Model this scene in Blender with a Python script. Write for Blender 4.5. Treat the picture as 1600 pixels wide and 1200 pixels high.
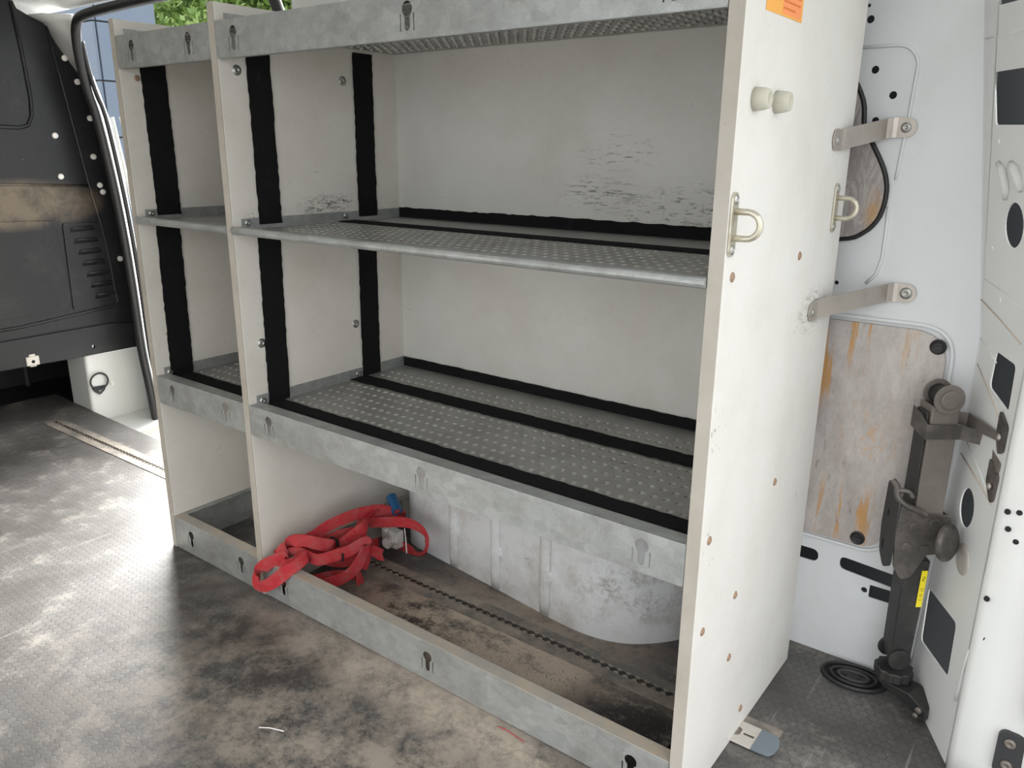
import bpy, bmesh, math, random
from mathutils import Vector, Matrix
PI = math.pi
random.seed(7)
for o in list(bpy.data.objects): bpy.data.objects.remove(o)
S = bpy.context.scene
COL = S.collection

# ---------------------------------------------------------------- camera
cam = bpy.data.cameras.new('camera'); cam.sensor_width = 36; cam.lens = 27.855
cam.clip_start = 0.02; cam.clip_end = 200
co = bpy.data.objects.new('camera', cam); COL.objects.link(co); S.camera = co
right = Vector((0.7963477, 0.60478381, 0.0081779))
down = Vector((0.17759821, -0.22088451, -0.9589937))
fwd = Vector((-0.57817749, 0.76514481, -0.28330939))
m = Matrix((right, -down, -fwd)).transposed().to_4x4()
m.translation = Vector((1.8324, -0.96092, 1.0))
co.matrix_world = m

# ---------------------------------------------------------------- daylight: bright overcast sky
w = bpy.data.worlds.new('sky'); S.world = w; w.use_nodes = True
nt = w.node_tree; bg = nt.nodes['Background']
tc = nt.nodes.new('ShaderNodeTexCoord'); sp = nt.nodes.new('ShaderNodeSeparateXYZ')
nt.links.new(tc.outputs['Generated'], sp.inputs[0])
cr = nt.nodes.new('ShaderNodeValToRGB'); nt.links.new(sp.outputs['Z'], cr.inputs[0])
cr.color_ramp.elements[0].position = 0.0; cr.color_ramp.elements[0].color = (0.72, 0.75, 0.78, 1)
cr.color_ramp.elements[1].position = 0.45; cr.color_ramp.elements[1].color = (1, 1, 1.0, 1)
nt.links.new(cr.outputs[0], bg.inputs[0]); bg.inputs[1].default_value = 2.5
fill_sun = bpy.data.lights.new('fill_sun', 'SUN'); fill_sun.energy = 28.0; fill_sun.angle = math.radians(46); fill_sun.color = (1, 0.98, 0.95)  # broad soft sun, added to brighten the floor inside the side door
so = bpy.data.objects.new('fill_sun', fill_sun); COL.objects.link(so)
so.rotation_euler = Vector((-0.50, 0.68, 0.46)).to_track_quat('Z', 'Y').to_euler()

vs = S.view_settings
vs.view_transform = 'Standard'; vs.look = 'None'; vs.gamma = 1; vs.use_curve_mapping = False
vs.exposure = 0.08

# ---------------------------------------------------------------- node helpers
class M:
    def __init__(s, name, base=(.5, .5, .5), rough=.5, metal=0.0, spec=0.5):
        s.m = bpy.data.materials.new(name); s.m.use_nodes = True
        s.t = s.m.node_tree; s.b = s.t.nodes['Principled BSDF']
        s.b.inputs['Base Color'].default_value = (*base, 1)
        s.b.inputs['Roughness'].default_value = rough
        s.b.inputs['Metallic'].default_value = metal
        s.b.inputs['Specular IOR Level'].default_value = spec
        s.tc = s.t.nodes.new('ShaderNodeTexCoord'); s.col = None; s.base = base
    def n(s, ty, **k):
        nd = s.t.nodes.new(ty)
        for a, b in k.items(): setattr(nd, a, b)
        return nd
    def l(s, a, b): s.t.links.new(a, b)
    def vec(s, scale=(1, 1, 1), loc=(0, 0, 0), rot=(0, 0, 0)):
        mp = s.n('ShaderNodeMapping'); mp.inputs['Scale'].default_value = scale
        mp.inputs['Location'].default_value = loc; mp.inputs['Rotation'].default_value = rot
        s.l(s.tc.outputs['Object'], mp.inputs[0]); return mp.outputs[0]
    def noise(s, scale, detail=5, rough=.6, st=(1, 1, 1), dist=0, rot=(0, 0, 0)):
        nz = s.n('ShaderNodeTexNoise'); nz.inputs['Scale'].default_value = scale
        nz.inputs['Detail'].default_value = detail; nz.inputs['Roughness'].default_value = rough
        nz.inputs['Distortion'].default_value = dist
        s.l(s.vec(st, rot=rot), nz.inputs['Vector']); return nz.outputs['Fac']
    def ramp(s, v, a, b, inv=False):
        r = s.n('ShaderNodeMapRange'); r.inputs['From Min'].default_value = a; r.inputs['From Max'].default_value = b
        if inv: r.inputs['To Min'].default_value = 1; r.inputs['To Max'].default_value = 0
        s.l(v, r.inputs[0]); return r.outputs[0]
    def math(s, op, a, b=None):
        q = s.n('ShaderNodeMath', operation=op)
        for i, v in enumerate((a, b)):
            if v is None: continue
            if isinstance(v, (int, float)): q.inputs[i].default_value = v
            else: s.l(v, q.inputs[i])
        return q.outputs[0]
    def mix(s, fac, c, amt=1.0):
        mx = s.n('ShaderNodeMix', data_type='RGBA')
        if amt != 1.0: fac = s.math('MULTIPLY', fac, amt)
        if isinstance(fac, (int, float)): mx.inputs[0].default_value = fac
        else: s.l(fac, mx.inputs[0])
        if s.col is None: mx.inputs[6].default_value = (*s.base, 1)
        else: s.l(s.col, mx.inputs[6])
        mx.inputs[7].default_value = (*c, 1)
        s.col = mx.outputs[2]; s.l(s.col, s.b.inputs['Base Color']); return s
    def ball(s, c, r, feather=.5):
        # 1 inside an ellipsoid around c, fading to 0
        v = s.n('ShaderNodeVectorMath', operation='SUBTRACT'); s.l(s.tc.outputs['Object'], v.inputs[0]); v.inputs[1].default_value = c
        d = s.n('ShaderNodeVectorMath', operation='DIVIDE'); s.l(v.outputs[0], d.inputs[0]); d.inputs[1].default_value = r
        e = s.n('ShaderNodeVectorMath', operation='LENGTH'); s.l(d.outputs[0], e.inputs[0])
        return s.ramp(e.outputs['Value'], 1 - feather, 1, True)
    def bump(s, v, strength=.3, dist=.002):
        b = s.n('ShaderNodeBump'); b.inputs['Strength'].default_value = strength; b.inputs['Distance'].default_value = dist
        s.l(v, b.inputs['Height']); s.l(b.outputs[0], s.b.inputs['Normal']); return s
    def rough(s, v, a, b):
        r = s.n('ShaderNodeMapRange'); r.inputs['To Min'].default_value = a; r.inputs['To Max'].default_value = b
        s.l(v, r.inputs[0]); s.l(r.outputs[0], s.b.inputs['Roughness']); return s

# painted plywood of the racking: off white, smudged, with black scuffs where they are
def panel_mat(name, base, scuffs=(), dirt=.5):
    k = M(name, base, .55)
    k.mix(k.ramp(k.noise(5, 6, .65), .42, .75), (base[0] * .72, base[1] * .69, base[2] * .62), dirt)
    k.mix(k.ramp(k.noise(90, 3, .7), .62, .72), (.25, .22, .18), .35 * dirt)
    k.mix(k.ramp(k.noise(14, 8, .8, (1, 1, 3), 1.0), .60, .72), (.30, .28, .25), .35 * dirt)
    for c, r, st, th, colr in scuffs:
        f = k.math('MULTIPLY', k.ball(c, r, .8), k.ramp(k.noise(60, 6, .8, st), th, th + .05))
        k.mix(f, colr, .85)
    k.bump(k.noise(120, 2), .08)
    return k.m
DK = (.03, .03, .03)
MAT_in = panel_mat('panel_white_inner', (.71, .685, .63), [
    ((.391, .24, .875), (.03, .085, .03), (1, 1, 2.5), .50, DK), ((.391, .30, .885), (.03, .03, .02), (1, 1, 2.5), .50, DK),
    ((.391, .055, .865), (.03, .03, .014), (1, 1, 1), .50, DK), ((.391, .22, .955), (.03, .09, .02), (1, 1, 3), .60, DK)], .5)
MAT_back = panel_mat('panel_white_back', (.64, .635, .60), [
    ((.97, .475, .915), (.12, .03, .045), (.35, 1, 3), .53, DK), ((1.08, .475, .885), (.10, .03, .05), (.5, 1, 2.5), .55, DK),
    ((1.0, .475, 1.0), (.11, .03, .05), (.4, 1, 3), .56, DK), ((1.2, .475, .9), (.13, .03, .06), (.5, 1, 2.5), .53, DK),
    ((.5, .475, .9), (.12, .03, .05), (.5, 1, 2), .66, DK), ((.43, .475, .60), (.04, .03, .02), (.3, 1, 3), .60, DK)], .4)
MAT_out = panel_mat('panel_cream_outer', (.69, .68, .65), [
    ((1.443, .40, .745), (.03, .09, .045), (1, .7, 2), .50, (.06, .05, .05)),
    ((1.443, .33, .72), (.03, .12, .05), (1, 1, 3), .62, (.15, .12, .11)),
    ((1.443, .0, .63), (.03, .06, .05), (1, 1, 1), .58, DK), ((1.443, .03, .45), (.03, .05, .06), (1, 1, 1), .6, (.3, .16, .08)),
    ((1.443, .42, .45), (.03, .1, .12), (1, 1, .6), .62, (.12, .11, .10))], .38)
MAT_edge = panel_mat('panel_edge', (.46, .43, .38), [], .8)

k = M('galvanised_steel', (.37, .39, .385), .42, .5)
vo = k.n('ShaderNodeTexVoronoi'); vo.inputs['Scale'].default_value = 70; k.l(k.vec((.6, 1, 1)), vo.inputs['Vector'])
k.mix(k.ramp(vo.outputs['Color'], .1, 1), (.54, .56, .55), .6)
k.mix(k.ramp(k.noise(9, 9, .8), .45, .66), (.27, .265, .25), .75)
k.mix(k.ramp(k.noise(26, 8, .8), .6, .72), (.62, .64, .62), .6)
k.rough(k.noise(20, 5), .32, .62); GALV = k.m
k = M('galvanised_shelf', (.40, .40, .38), .42, .55)
k.mix(k.ramp(k.noise(8, 7, .7), .4, .7), (.22, .21, .19), .6); k.mix(k.ramp(k.noise(40, 7, .8), .6, .72), (.42, .42, .40), .4)
k.rough(k.noise(14, 5), .32, .6); SHELF = k.m
k = M('dusty_ledge', (.40, .38, .34), .7, .15); k.mix(k.ramp(k.noise(12, 7, .7), .42, .62), (.50, .43, .34), .9); DUST = k.m
k = M('black_felt', (.010, .010, .011), .95, 0, .15); k.mix(k.ramp(k.noise(400, 2, .6), .68, .8), (.09, .085, .08), .5)
k.mix(k.ramp(k.noise(18, 7, .8), .58, .8), (.06, .052, .045), .45); k.bump(k.noise(500, 2), .6, .002); FELT = k.m
k = M('screw_steel', (.42, .42, .40), .35, .85); SCREW = k.m
k = M('brown_screw', (.33, .22, .15), .6, .2); BSCREW = k.m
k = M('dark_hole', (.012, .012, .014), .9); HOLE = k.m

# floor: dark resin coated ply with a hexagon pattern, dusty
k = M('van_floor', (.055, .051, .047), .38)
def hexmask(k, r):
    def q(op, a, b=None):
        v = k.n('ShaderNodeVectorMath', operation=op); k.l(a, v.inputs[0])
        if b is not None:
            if isinstance(b, tuple): v.inputs[1].default_value = b
            else: k.l(b, v.inputs[1])
        return v
    P = q('MULTIPLY', k.tc.outputs['Object'], (1 / r, 1 / r, 0)).outputs[0]
    P = q('ADD', P, (1000, 1732.0508, 0)).outputs[0]
    rr = (1, 1.7320508, 1); h = (.5, .8660254, 0)
    a = q('SUBTRACT', q('MODULO', P, rr).outputs[0], h).outputs[0]
    b = q('SUBTRACT', q('MODULO', q('SUBTRACT', P, h).outputs[0], rr).outputs[0], h).outputs[0]
    la = q('LENGTH', a).outputs['Value']; lb = q('LENGTH', b).outputs['Value']
    lt = k.math('LESS_THAN', la, lb)
    mx = k.n('ShaderNodeMix', data_type='VECTOR'); k.l(lt, mx.inputs[0]); k.l(b, mx.inputs[4]); k.l(a, mx.inputs[5])
    g = q('ABSOLUTE', mx.outputs[1]).outputs[0]
    d = q('DOT_PRODUCT', g, (.5, .8660254, 0)).outputs['Value']
    s = k.n('ShaderNodeSeparateXYZ'); k.l(g, s.inputs[0])
    return k.ramp(k.math('MAXIMUM', d, s.outputs[0]), .40, .48)
hx = hexmask(k, .0175)
worn = k.ramp(k.noise(1.7, 6, .7), .35, .6)
k.mix(k.ramp(k.noise(3.4, 11, .75), .40, .62), (.125, .122, .118), .9)
k.mix(k.math('MULTIPLY', hx, worn), (.014, .014, .014), .6)
k.mix(k.ramp(k.noise(6.5, 12, .82), .52, .62), (.24, .225, .20), .7)
k.mix(k.ramp(k.noise(160, 2, .5), .70, .76), (.42, .39, .33), .6)
k.mix(k.ramp(k.noise(26, 8, .8, (1, 4, 1), 1.0, (0, 0, .7)), .64, .70), (.34, .32, .29), .5)
# long pale scratches
for rot, sc_ in ((.5, 3.1), (-.6, 2.3), (1.2, 2.7)):
    wv = k.n('ShaderNodeTexNoise'); wv.inputs['Scale'].default_value = sc_; wv.inputs['Detail'].default_value = 2
    k.l(k.vec((30, .9, 1), rot=(0, 0, rot)), wv.inputs['Vector']); k.mix(k.ramp(wv.outputs['Fac'], .725, .75), (.33, .31, .29), .3)
# trodden dust: black smears and beige drifts in front of the racking
pat = k.math('MULTIPLY', k.ball((1.0, -.22, 0), (1.0, .42, .3), .8), k.ramp(k.noise(5.5, 12, .82), .45, .57))
k.mix(pat, (.37, .325, .27), .88)
pat = k.math('MULTIPLY', k.ball((.5, -.12, 0), (.55, .16, .2), .8), k.ramp(k.noise(6, 9, .75), .42, .6)); k.mix(pat, (.022, .021, .020), .75)
saw = k.math('MULTIPLY', k.ball((.93, .16, 0), (.50, .20, .2), .6), k.ramp(k.noise(13, 8, .75), .34, .50))
k.mix(saw, (.52, .43, .34), .97)
saw2 = k.math('MULTIPLY', k.ball((1.02, -.05, 0), (.75, .085, .2), .8), k.ramp(k.noise(14, 9, .8), .36, .56))
k.mix(saw2, (.50, .43, .355), .9)
saw3 = k.math('MULTIPLY', k.ball((.95, .35, 0), (.40, .07, .2), .8), k.ramp(k.noise(9, 8, .75), .40, .58))
k.mix(saw3, (.42, .33, .25), .85)
blk = k.math('MULTIPLY', k.ball((1.30, .11, 0), (.20, .17, .2), .6), k.ramp(k.noise(11, 9, .8), .40, .50))
k.mix(blk, (.010, .010, .011), .95)
blk = k.math('MULTIPLY', k.ball((.70, .13, 0), (.22, .17, .2), .7), k.ramp(k.noise(12, 9, .8), .50, .58))
k.mix(blk, (.018, .017, .017), .9)
k.rough(k.noise(8, 6, .7), .36, .62)
bm_h = k.math('ADD', k.math('MULTIPLY', hx, -0.6), k.math('MULTIPLY', k.noise(60, 6, .8), .6)); k.bump(bm_h, .16, .0012)
FLOOR = k.m

def white_metal(name, base, dirt=.35, rough=.35):
    k = M(name, base, rough)
    k.mix(k.ramp(k.noise(4, 7, .7), .5, .8), (base[0] * .75, base[1] * .73, base[2] * .68), dirt)
    k.mix(k.ramp(k.noise(60, 4, .7), .66, .74), (.35, .30, .24), .35 * dirt)
    return k.m
WHITE = white_metal('van_white_paint', (.68, .70, .715), .4)
WHITE2 = white_metal('pillar_white_paint', (.70, .71, .695), .3)
k = M('wheel_arch_paint', (.66, .68, .69), .45)
k.mix(k.ramp(k.noise(7, 8, .75), .46, .66), (.40, .37, .32), .65); k.mix(k.ramp(k.noise(22, 9, .85, (1, 1, 1), 1.5), .60, .68), (.10, .09, .08), .6)
k.mix(k.math('MULTIPLY', k.ball((1.15, .35, .12), (.16, .15, .1), .7), k.ramp(k.noise(18, 9, .85), .47, .6)), (.16, .14, .12), .7); ARCH = k.m
k = M('bulkhead_black', (.011, .012, .014), .36, 0, .35)
k.mix(k.math('MULTIPLY', k.ball((-1.27, .25, .80), (.2, .33, .095), .35), k.ramp(k.noise(6, 6, .7), .30, .55)), (.17, .135, .095), .85)
k.mix(k.ramp(k.noise(5, 8, .75), .52, .75), (.06, .058, .055), .4); k.mix(k.ramp(k.noise(120, 3), .72, .78), (.4, .38, .35), .5)
k.rough(k.noise(6, 6, .7), .22, .5); BULK = k.m
k = M('rubber_seal', (.012, .012, .013), .45); k.mix(k.ramp(k.noise(20, 6, .7), .6, .8), (.12, .11, .10), .4); RUBBER = k.m
k = M('weathered_plywood', (.40, .36, .34), .75)
k.mix(k.ramp(k.noise(11, 9, .8, (1, 1, .5)), .40, .60), (.56, .53, .50), .9)
for c_, r_, a_, b_ in (((1.47, .57, .69), (.15, .1, .10), .53, .57), ((1.50, .57, .32), (.12, .1, .09), .52, .56), ((1.43, .57, .60), (.03, .1, .09), .52, .57)):
    k.mix(k.math('MULTIPLY', k.ball(c_, r_, .7), k.ramp(k.noise(44, 6, .65, (1, 1, .09), .3), a_, b_)), (.52, .28, .09), .9)
mid = k.math('MULTIPLY', k.ball((1.525, .57, .49), (.085, .1, .10), .8), k.ramp(k.noise(34, 8, .8, (1, 1, .6), 1), .54, .60))
k.mix(mid, (.54, .34, .17), .8)
k.mix(k.ramp(k.noise(80, 5, .8, (1, 1, .22)), .60, .70), (.20, .16, .15), .6); k.bump(k.noise(40, 6, .8, (1, 1, .3)), .4, .002); PLY = k.m
k = M('grey_plywood', (.30, .27, .26), .75)
k.mix(k.ramp(k.noise(34, 8, .8, (1, 1, .35), 1.5), .44, .6), (.52, .49, .47), .85)
k.mix(k.math('MULTIPLY', k.ball((1.475, .57, .90), (.02, .1, .05), .9), k.ramp(k.noise(30, 5), .4, .5)), (.48, .28, .12), .8); k.bump(k.noise(60, 6, .8, (1, 1, .4)), .4, .002); PLY2 = k.m
k = M('brushed_bracket', (.50, .46, .42), .38, .75); k.mix(k.ramp(k.noise(16, 6, .7), .45, .75), (.34, .31, .28), .6); BRK = k.m
k = M('zinc_hoop', (.60, .57, .47), .35, .7); k.mix(k.ramp(k.noise(60, 4), .5, .7), (.38, .34, .26), .6); ZINC = k.m
k = M('jack_black_steel', (.075, .068, .062), .42, .35); k.mix(k.ramp(k.noise(14, 8, .75), .45, .7), (.21, .185, .165), .75)
k.mix(k.ramp(k.noise(90, 4, .8), .68, .75), (.5, .46, .42), .5); JACK = k.m
k = M('jack_dusty_steel', (.17, .15, .135), .5, .35); k.mix(k.ramp(k.noise(14, 8, .75), .45, .7), (.26, .23, .20), .6)
k.mix(k.ramp(k.noise(90, 4, .8), .68, .75), (.5, .46, .42), .4); JACKD = k.m
k = M('jack_lower_steel', (.035, .034, .034), .42, .3); k.mix(k.ramp(k.noise(20, 8, .75), .5, .75), (.09, .085, .08), .6); JACKL = k.m
YEL = M('yellow_label', (.88, .72, .02), .45).m
ORA = M('orange_sticker', (.82, .40, .08), .5).m
ORD = M('orange_sticker_print', (.62, .17, .03), .5).m
ORL = M('orange_sticker_block', (.86, .30, .11), .5).m
WHT = M('white_print', (.85, .83, .80), .5).m
k = M('red_webbing', (.50, .040, .050), .85, 0, .2); k.mix(k.ramp(k.noise(30, 6, .7), .45, .7), (.42, .13, .125), .8)
k.mix(k.ramp(k.noise(10, 6, .7), .55, .75), (.24, .07, .06), .6); k.bump(k.noise(900, 1), .5, .001); RED = k.m
BLUE = M('blue_plastic', (.015, .09, .22), .35).m
BLKP = M('black_plastic', (.015, .015, .016), .5).m
k = M('hinge_plate_black', (.035, .036, .038), .5); GREYP = k.m
BUMP = M('rubber_bumper_beige', (.50, .49, .41), .6).m
k = M('track_aluminium', (.17, .16, .145), .6, .2); k.mix(k.ramp(k.noise(9, 8, .75), .42, .62), (.40, .34, .28), .85); TRACK = k.m
k = M('track_teeth', (.38, .34, .28), .4, .5); k.mix(k.ramp(k.noise(18, 5, .7), .42, .58), (.20, .165, .13), .9); TEETH = k.m
k = M('track_clean', (.58, .55, .50), .5, .3); k.mix(k.ramp(k.noise(25, 7, .7), .5, .7), (.40, .34, .28), .6); TRACKC = k.m
CAPM = M('grey_end_cap', (.16, .19, .22), .5).m
k = M('dusty_mud', (.24, .19, .145), .95); CRUMB = k.m
k = M('clear_film', (.55, .55, .52), .25, .0); k.mix(k.ramp(k.noise(30, 6), .45, .6), (.25, .22, .19), .8); FILM = k.m
k = M('facade_panel', (.13, .165, .215), .5, 0, .2); k.mix(k.ramp(k.noise(1.2, 3), .4, .7), (.15, .185, .24), .5); FACADE = k.m
k = M('asphalt', (.20, .20, .195), .9); k.mix(k.ramp(k.noise(3, 6), .4, .6), (.16, .16, .155), .6); ASPH = k.m
k = M('bark', (.10, .075, .055), .9); BARK = k.m
k = M('leaf_green', (.10, .19, .03), .5); k.mix(k.ramp(k.noise(3, 3), .4, .6), (.22, .32, .08), .7); k.b.inputs['Transmission Weight'].default_value = 0; LEAF = k.m
SKIN = M('outer_skin_shade', (.035, .04, .045), .6).m

# ---------------------------------------------------------------- mesh helpers
def obj(name, bm, mt, parent=None, smooth=False, bevel=0, seg=2):
    me = bpy.data.meshes.new(name)
    if isinstance(bm, bmesh.types.BMesh):
        bmesh.ops.recalc_face_normals(bm, faces=bm.faces); bm.to_mesh(me); bm.free()
    else: me = bm
    for x in (mt if isinstance(mt, (list, tuple)) else [mt]): me.materials.append(x)
    o = bpy.data.objects.new(name, me); COL.objects.link(o)
    if parent is not None:
        o.parent = parent
        o.location = -wloc(parent)
    if smooth:
        for p in me.polygons: p.use_smooth = True
    if bevel:
        b = o.modifiers.new('bevel', 'BEVEL'); b.width = bevel; b.segments = seg; b.limit_method = 'ANGLE'; b.angle_limit = .6
    return o
def wloc(o):
    v = Vector((0, 0, 0))
    while o is not None: v += o.location; o = o.parent
    return v
def thing(name, label, cat, loc, group=None):
    o = bpy.data.objects.new(name, None); COL.objects.link(o); o.location = loc; o.empty_display_size = .05
    return tag(o, label, cat, group)
def tag(o, label, cat, group=None, kind=None):
    o['label'] = label; o['category'] = cat
    if group: o['group'] = group
    if kind: o['kind'] = kind
    return o
def struct(o): o['kind'] = 'structure'; return o
def lab(o, t): o['label'] = t; return o
def B(): return bmesh.new()
def box(bm, a, b, mi=0):
    x0, y0, z0 = [min(p, q) for p, q in zip(a, b)]; x1, y1, z1 = [max(p, q) for p, q in zip(a, b)]
    v = [bm.verts.new(c) for c in ((x0, y0, z0), (x1, y0, z0), (x1, y1, z0), (x0, y1, z0), (x0, y0, z1), (x1, y0, z1), (x1, y1, z1), (x0, y1, z1))]
    for f in ((3, 2, 1, 0), (4, 5, 6, 7), (0, 1, 5, 4), (1, 2, 6, 5), (2, 3, 7, 6), (3, 0, 4, 7)):
        bm.faces.new([v[i] for i in f]).material_index = mi
    return bm
def frame_of(d):
    d = Vector(d).normalized(); u = d.orthogonal().normalized(); return u, d.cross(u), d
def lathe(bm, p, d, prof, n=20, mi=0, sc=(1, 1)):
    """prof = [(distance along d, radius)]"""
    p = Vector(p); u, v, d = frame_of(d); rings = []
    for h, r in prof:
        rings.append([bm.verts.new(p + d * h + (u * math.cos(2 * PI * i / n) * sc[0] + v * math.sin(2 * PI * i / n) * sc[1]) * r) for i in range(n)])
    for a, b in zip(rings, rings[1:]):
        for i in range(n): bm.faces.new((a[i], a[(i + 1) % n], b[(i + 1) % n], b[i])).material_index = mi
    bm.faces.new(rings[0][::-1]).material_index = mi; bm.faces.new(rings[-1]).material_index = mi
    return bm
def cyl(bm, p, d, r, h, n=20, mi=0): return lathe(bm, p, d, [(0, r), (h, r)], n, mi)
def catmull(pts, k=8, closed=False):
    P = [Vector(p) for p in pts]; out = []; n = len(P)
    for i in range(n if closed else n - 1):
        g = (lambda j: P[j % n]) if closed else (lambda j: P[max(0, min(n - 1, j))])
        a, b, c, d = g(i - 1), g(i), g(i + 1), g(i + 2)
        for s in range(k):
            t = s / k
            out.append(.5 * ((2 * b) + (c - a) * t + (2 * a - 5 * b + 4 * c - d) * t * t + (3 * b - a - 3 * c + d) * t ** 3))
    if not closed: out.append(P[-1])
    return out
def tube(bm, pts, r, n=10, mi=0, closed=False, sc=(1, 1), up=None):
    pts = [Vector(p) for p in pts]; rings = []; N = len(pts); pu = None
    for i, p in enumerate(pts):
        if closed: d = (pts[(i + 1) % N] - pts[i - 1])
        else: d = pts[min(i + 1, N - 1)] - pts[max(i - 1, 0)]
        d = d.normalized() if d.length > 1e-9 else Vector((0, 0, 1))
        if up is not None: u = Vector(up) - d * d.dot(Vector(up))
        elif pu is None: u = d.orthogonal()
        else: u = pu - d * d.dot(pu)
        u.normalize(); v = d.cross(u); pu = u
        rr = r[i] if isinstance(r, (list, tuple)) else r
        rings.append([bm.verts.new(p + u * math.cos(2 * PI * j / n) * rr * sc[0] + v * math.sin(2 * PI * j / n) * rr * sc[1]) for j in range(n)])
    for q in range(N if closed else N - 1):
        a, b = rings[q], rings[(q + 1) % N]
        for j in range(n): bm.faces.new((a[j], a[(j + 1) % n], b[(j + 1) % n], b[j])).material_index = mi
    if not closed: bm.faces.new(rings[0][::-1]); bm.faces.new(rings[-1])
    return bm
def ribbon(bm, pts, wid, th, wdir, k=8):
    """flat strap with thickness: width direction per control point"""
    C = catmull(pts, k); W = catmull(wdir, k); prev = None; N = len(C); rows = []
    for i in range(N):
        d = (C[min(i + 1, N - 1)] - C[max(i - 1, 0)]).normalized(); w_ = (W[i] - d * d.dot(W[i])).normalized(); n_ = d.cross(w_)
        rows.append([bm.verts.new(C[i] + w_ * wid * a + n_ * th * b) for a, b in ((-.5, -.5), (.5, -.5), (.5, .5), (-.5, .5))])
    for a, b in zip(rows, rows[1:]):
        for j in range(4): bm.faces.new((a[j], a[(j + 1) % 4], b[(j + 1) % 4], b[j]))
    bm.faces.new(rows[0][::-1]); bm.faces.new(rows[-1]); return bm
def circ(cx, cy, r, n=16, ry=None):
    ry = ry or r; return [(cx + r * math.cos(2 * PI * i / n), cy + ry * math.sin(2 * PI * i / n)) for i in range(n)]
def rrect(x0, y0, x1, y1, r, n=6):
    o = []
    for cx, cy, a in ((x1 - r, y1 - r, 0), (x0 + r, y1 - r, PI / 2), (x0 + r, y0 + r, PI), (x1 - r, y0 + r, 1.5 * PI)):
        for i in range(n + 1): o.append((cx + r * math.cos(a + PI / 2 * i / n), cy + r * math.sin(a + PI / 2 * i / n)))
    return o
def rpoly(pts, r, n=5):
    """polygon with rounded corners"""
    o = []; N = len(pts)
    for i in range(N):
        p = Vector(pts[i]); a = Vector(pts[i - 1]) - p; b = Vector(pts[(i + 1) % N]) - p
        ra = min(r, a.length * .45, b.length * .45); A = p + a.normalized() * ra; Bb = p + b.normalized() * ra
        for s in range(n + 1):
            t = s / n; q = A * (1 - t) ** 2 + p * 2 * t * (1 - t) + Bb * t * t; o.append((q.x, q.y))
    return o
def plate(outline, holes, th, mat):
    """sheet with real holes; 2D coordinates go through matrix mat, thickness centred on its plane"""
    cu = bpy.data.curves.new('c', 'CURVE'); cu.dimensions = '2D'; cu.fill_mode = 'BOTH'; cu.extrude = th / 2
    for ring in [outline] + list(holes):
        s = cu.splines.new('POLY'); s.points.add(len(ring) - 1); s.use_cyclic_u = True
        for p, c in zip(s.points, ring): p.co = (c[0], c[1], 0, 1)
    o = bpy.data.objects.new('c', cu); COL.objects.link(o)
    dg = bpy.context.evaluated_depsgraph_get(); me = bpy.data.meshes.new_from_object(o.evaluated_get(dg))
    bpy.data.objects.remove(o); bpy.data.curves.remove(cu)
    me.materials.clear(); me.transform(mat)
    bm = B(); bm.from_mesh(me); bpy.data.meshes.remove(me); bmesh.ops.remove_doubles(bm, verts=bm.verts, dist=1e-6)
    return bm
def basis(o, u, v):
    u = Vector(u).normalized(); v = Vector(v).normalized(); n_ = u.cross(v)
    mm = Matrix((u, v, n_)).transposed().to_4x4(); mm.translation = Vector(o); return mm
XZ = lambda y: basis((0, y, 0), (1, 0, 0), (0, 0, 1))
YZ = lambda x: basis((x, 0, 0), (0, 1, 0), (0, 0, 1))
XY = lambda z: basis((0, 0, z), (1, 0, 0), (0, 1, 0))

# ================================================================ THE VAN
# floor board with its hexagon print
outl = [(-1.62, -1.15), (1.95, -1.15), (1.95, .33), (1.80, .33), (1.752, .395), (1.655, .575), (0.0, .575), (-.05, .37), (-1.28, .405), (-1.62, .42)]
drain_h = circ(1.566, .525, .062, 32, .040)
fl = struct(obj('floor', plate(outl, [], .016, XY(-.008)), FLOOR))
# door step below the floor, side opening
bm = B(); box(bm, (-1.30, .36, -.12), (.05, .80, -.05)); st = struct(obj('trim_1', bm, WHITE2))
bm = B(); lathe(bm, (-.93, .52, -.0505), (0, 0, 1), [(0, .11), (.004, .105), (.004, .09), (.0015, .085)], 40, 0, (1, 1)); obj('step_disc', bm, DUST, st)
# corner box beside the bulkhead
bm = B(); box(bm, (-1.45, .412, -.10), (-1.285, .66, .222)); cb = struct(obj('trim_2', bm, WHITE2, bevel=.012, seg=3))

# side wall with its holes, behind the racking
wall_h = [circ(1.429, 1.218, .0065), circ(1.424, 1.240, .003), circ(1.447, 1.137, .0065), circ(1.481, 1.095, .0065), circ(1.458, 1.054, .0060),
          circ(1.427, .768, .004), rrect(1.37, .197, 1.458, .224, .012), circ(1.552, .168, .006), rrect(1.561, .155, 1.60, .183, .003),
          rpoly([(1.50, .226), (1.50, .199), (1.63, .187), (1.63, .216)], .012)]
wl = plate([(.03, -.02), (1.655, -.02), (1.655, .0), (1.675, .55), (1.675, .7), (1.567, 1.46), (.03, 1.46)], wall_h, .004, XZ(.577))
wb = struct(obj('wall_back', wl, WHITE))
def bead(name, pts, r, mt, parent, sc=(1, 1), closed=False, up=None): return obj(name, tube(B(), pts, r, 8, 0, closed, sc, up), mt, parent, True)
P = [(1.36, .5745, 1.174)] + [(1.478 + .036 * math.sin(a), .5745, 1.138 + .036 * math.cos(a)) for a in [i * PI / 16 for i in range(9)]] + [(1.511, .5745, 1.06), (1.506, .5748, .98), (1.504, .5755, .955)]
bead('pressed_bead', P, .0030, WHITE, wb)
bead('pressed_bead', [(1.499, .5748, .91), (1.500, .5745, .86), (1.500, .5745, .82), (1.494, .5745, .790), (1.478, .5748, .772)], .0030, WHITE, wb)
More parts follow.
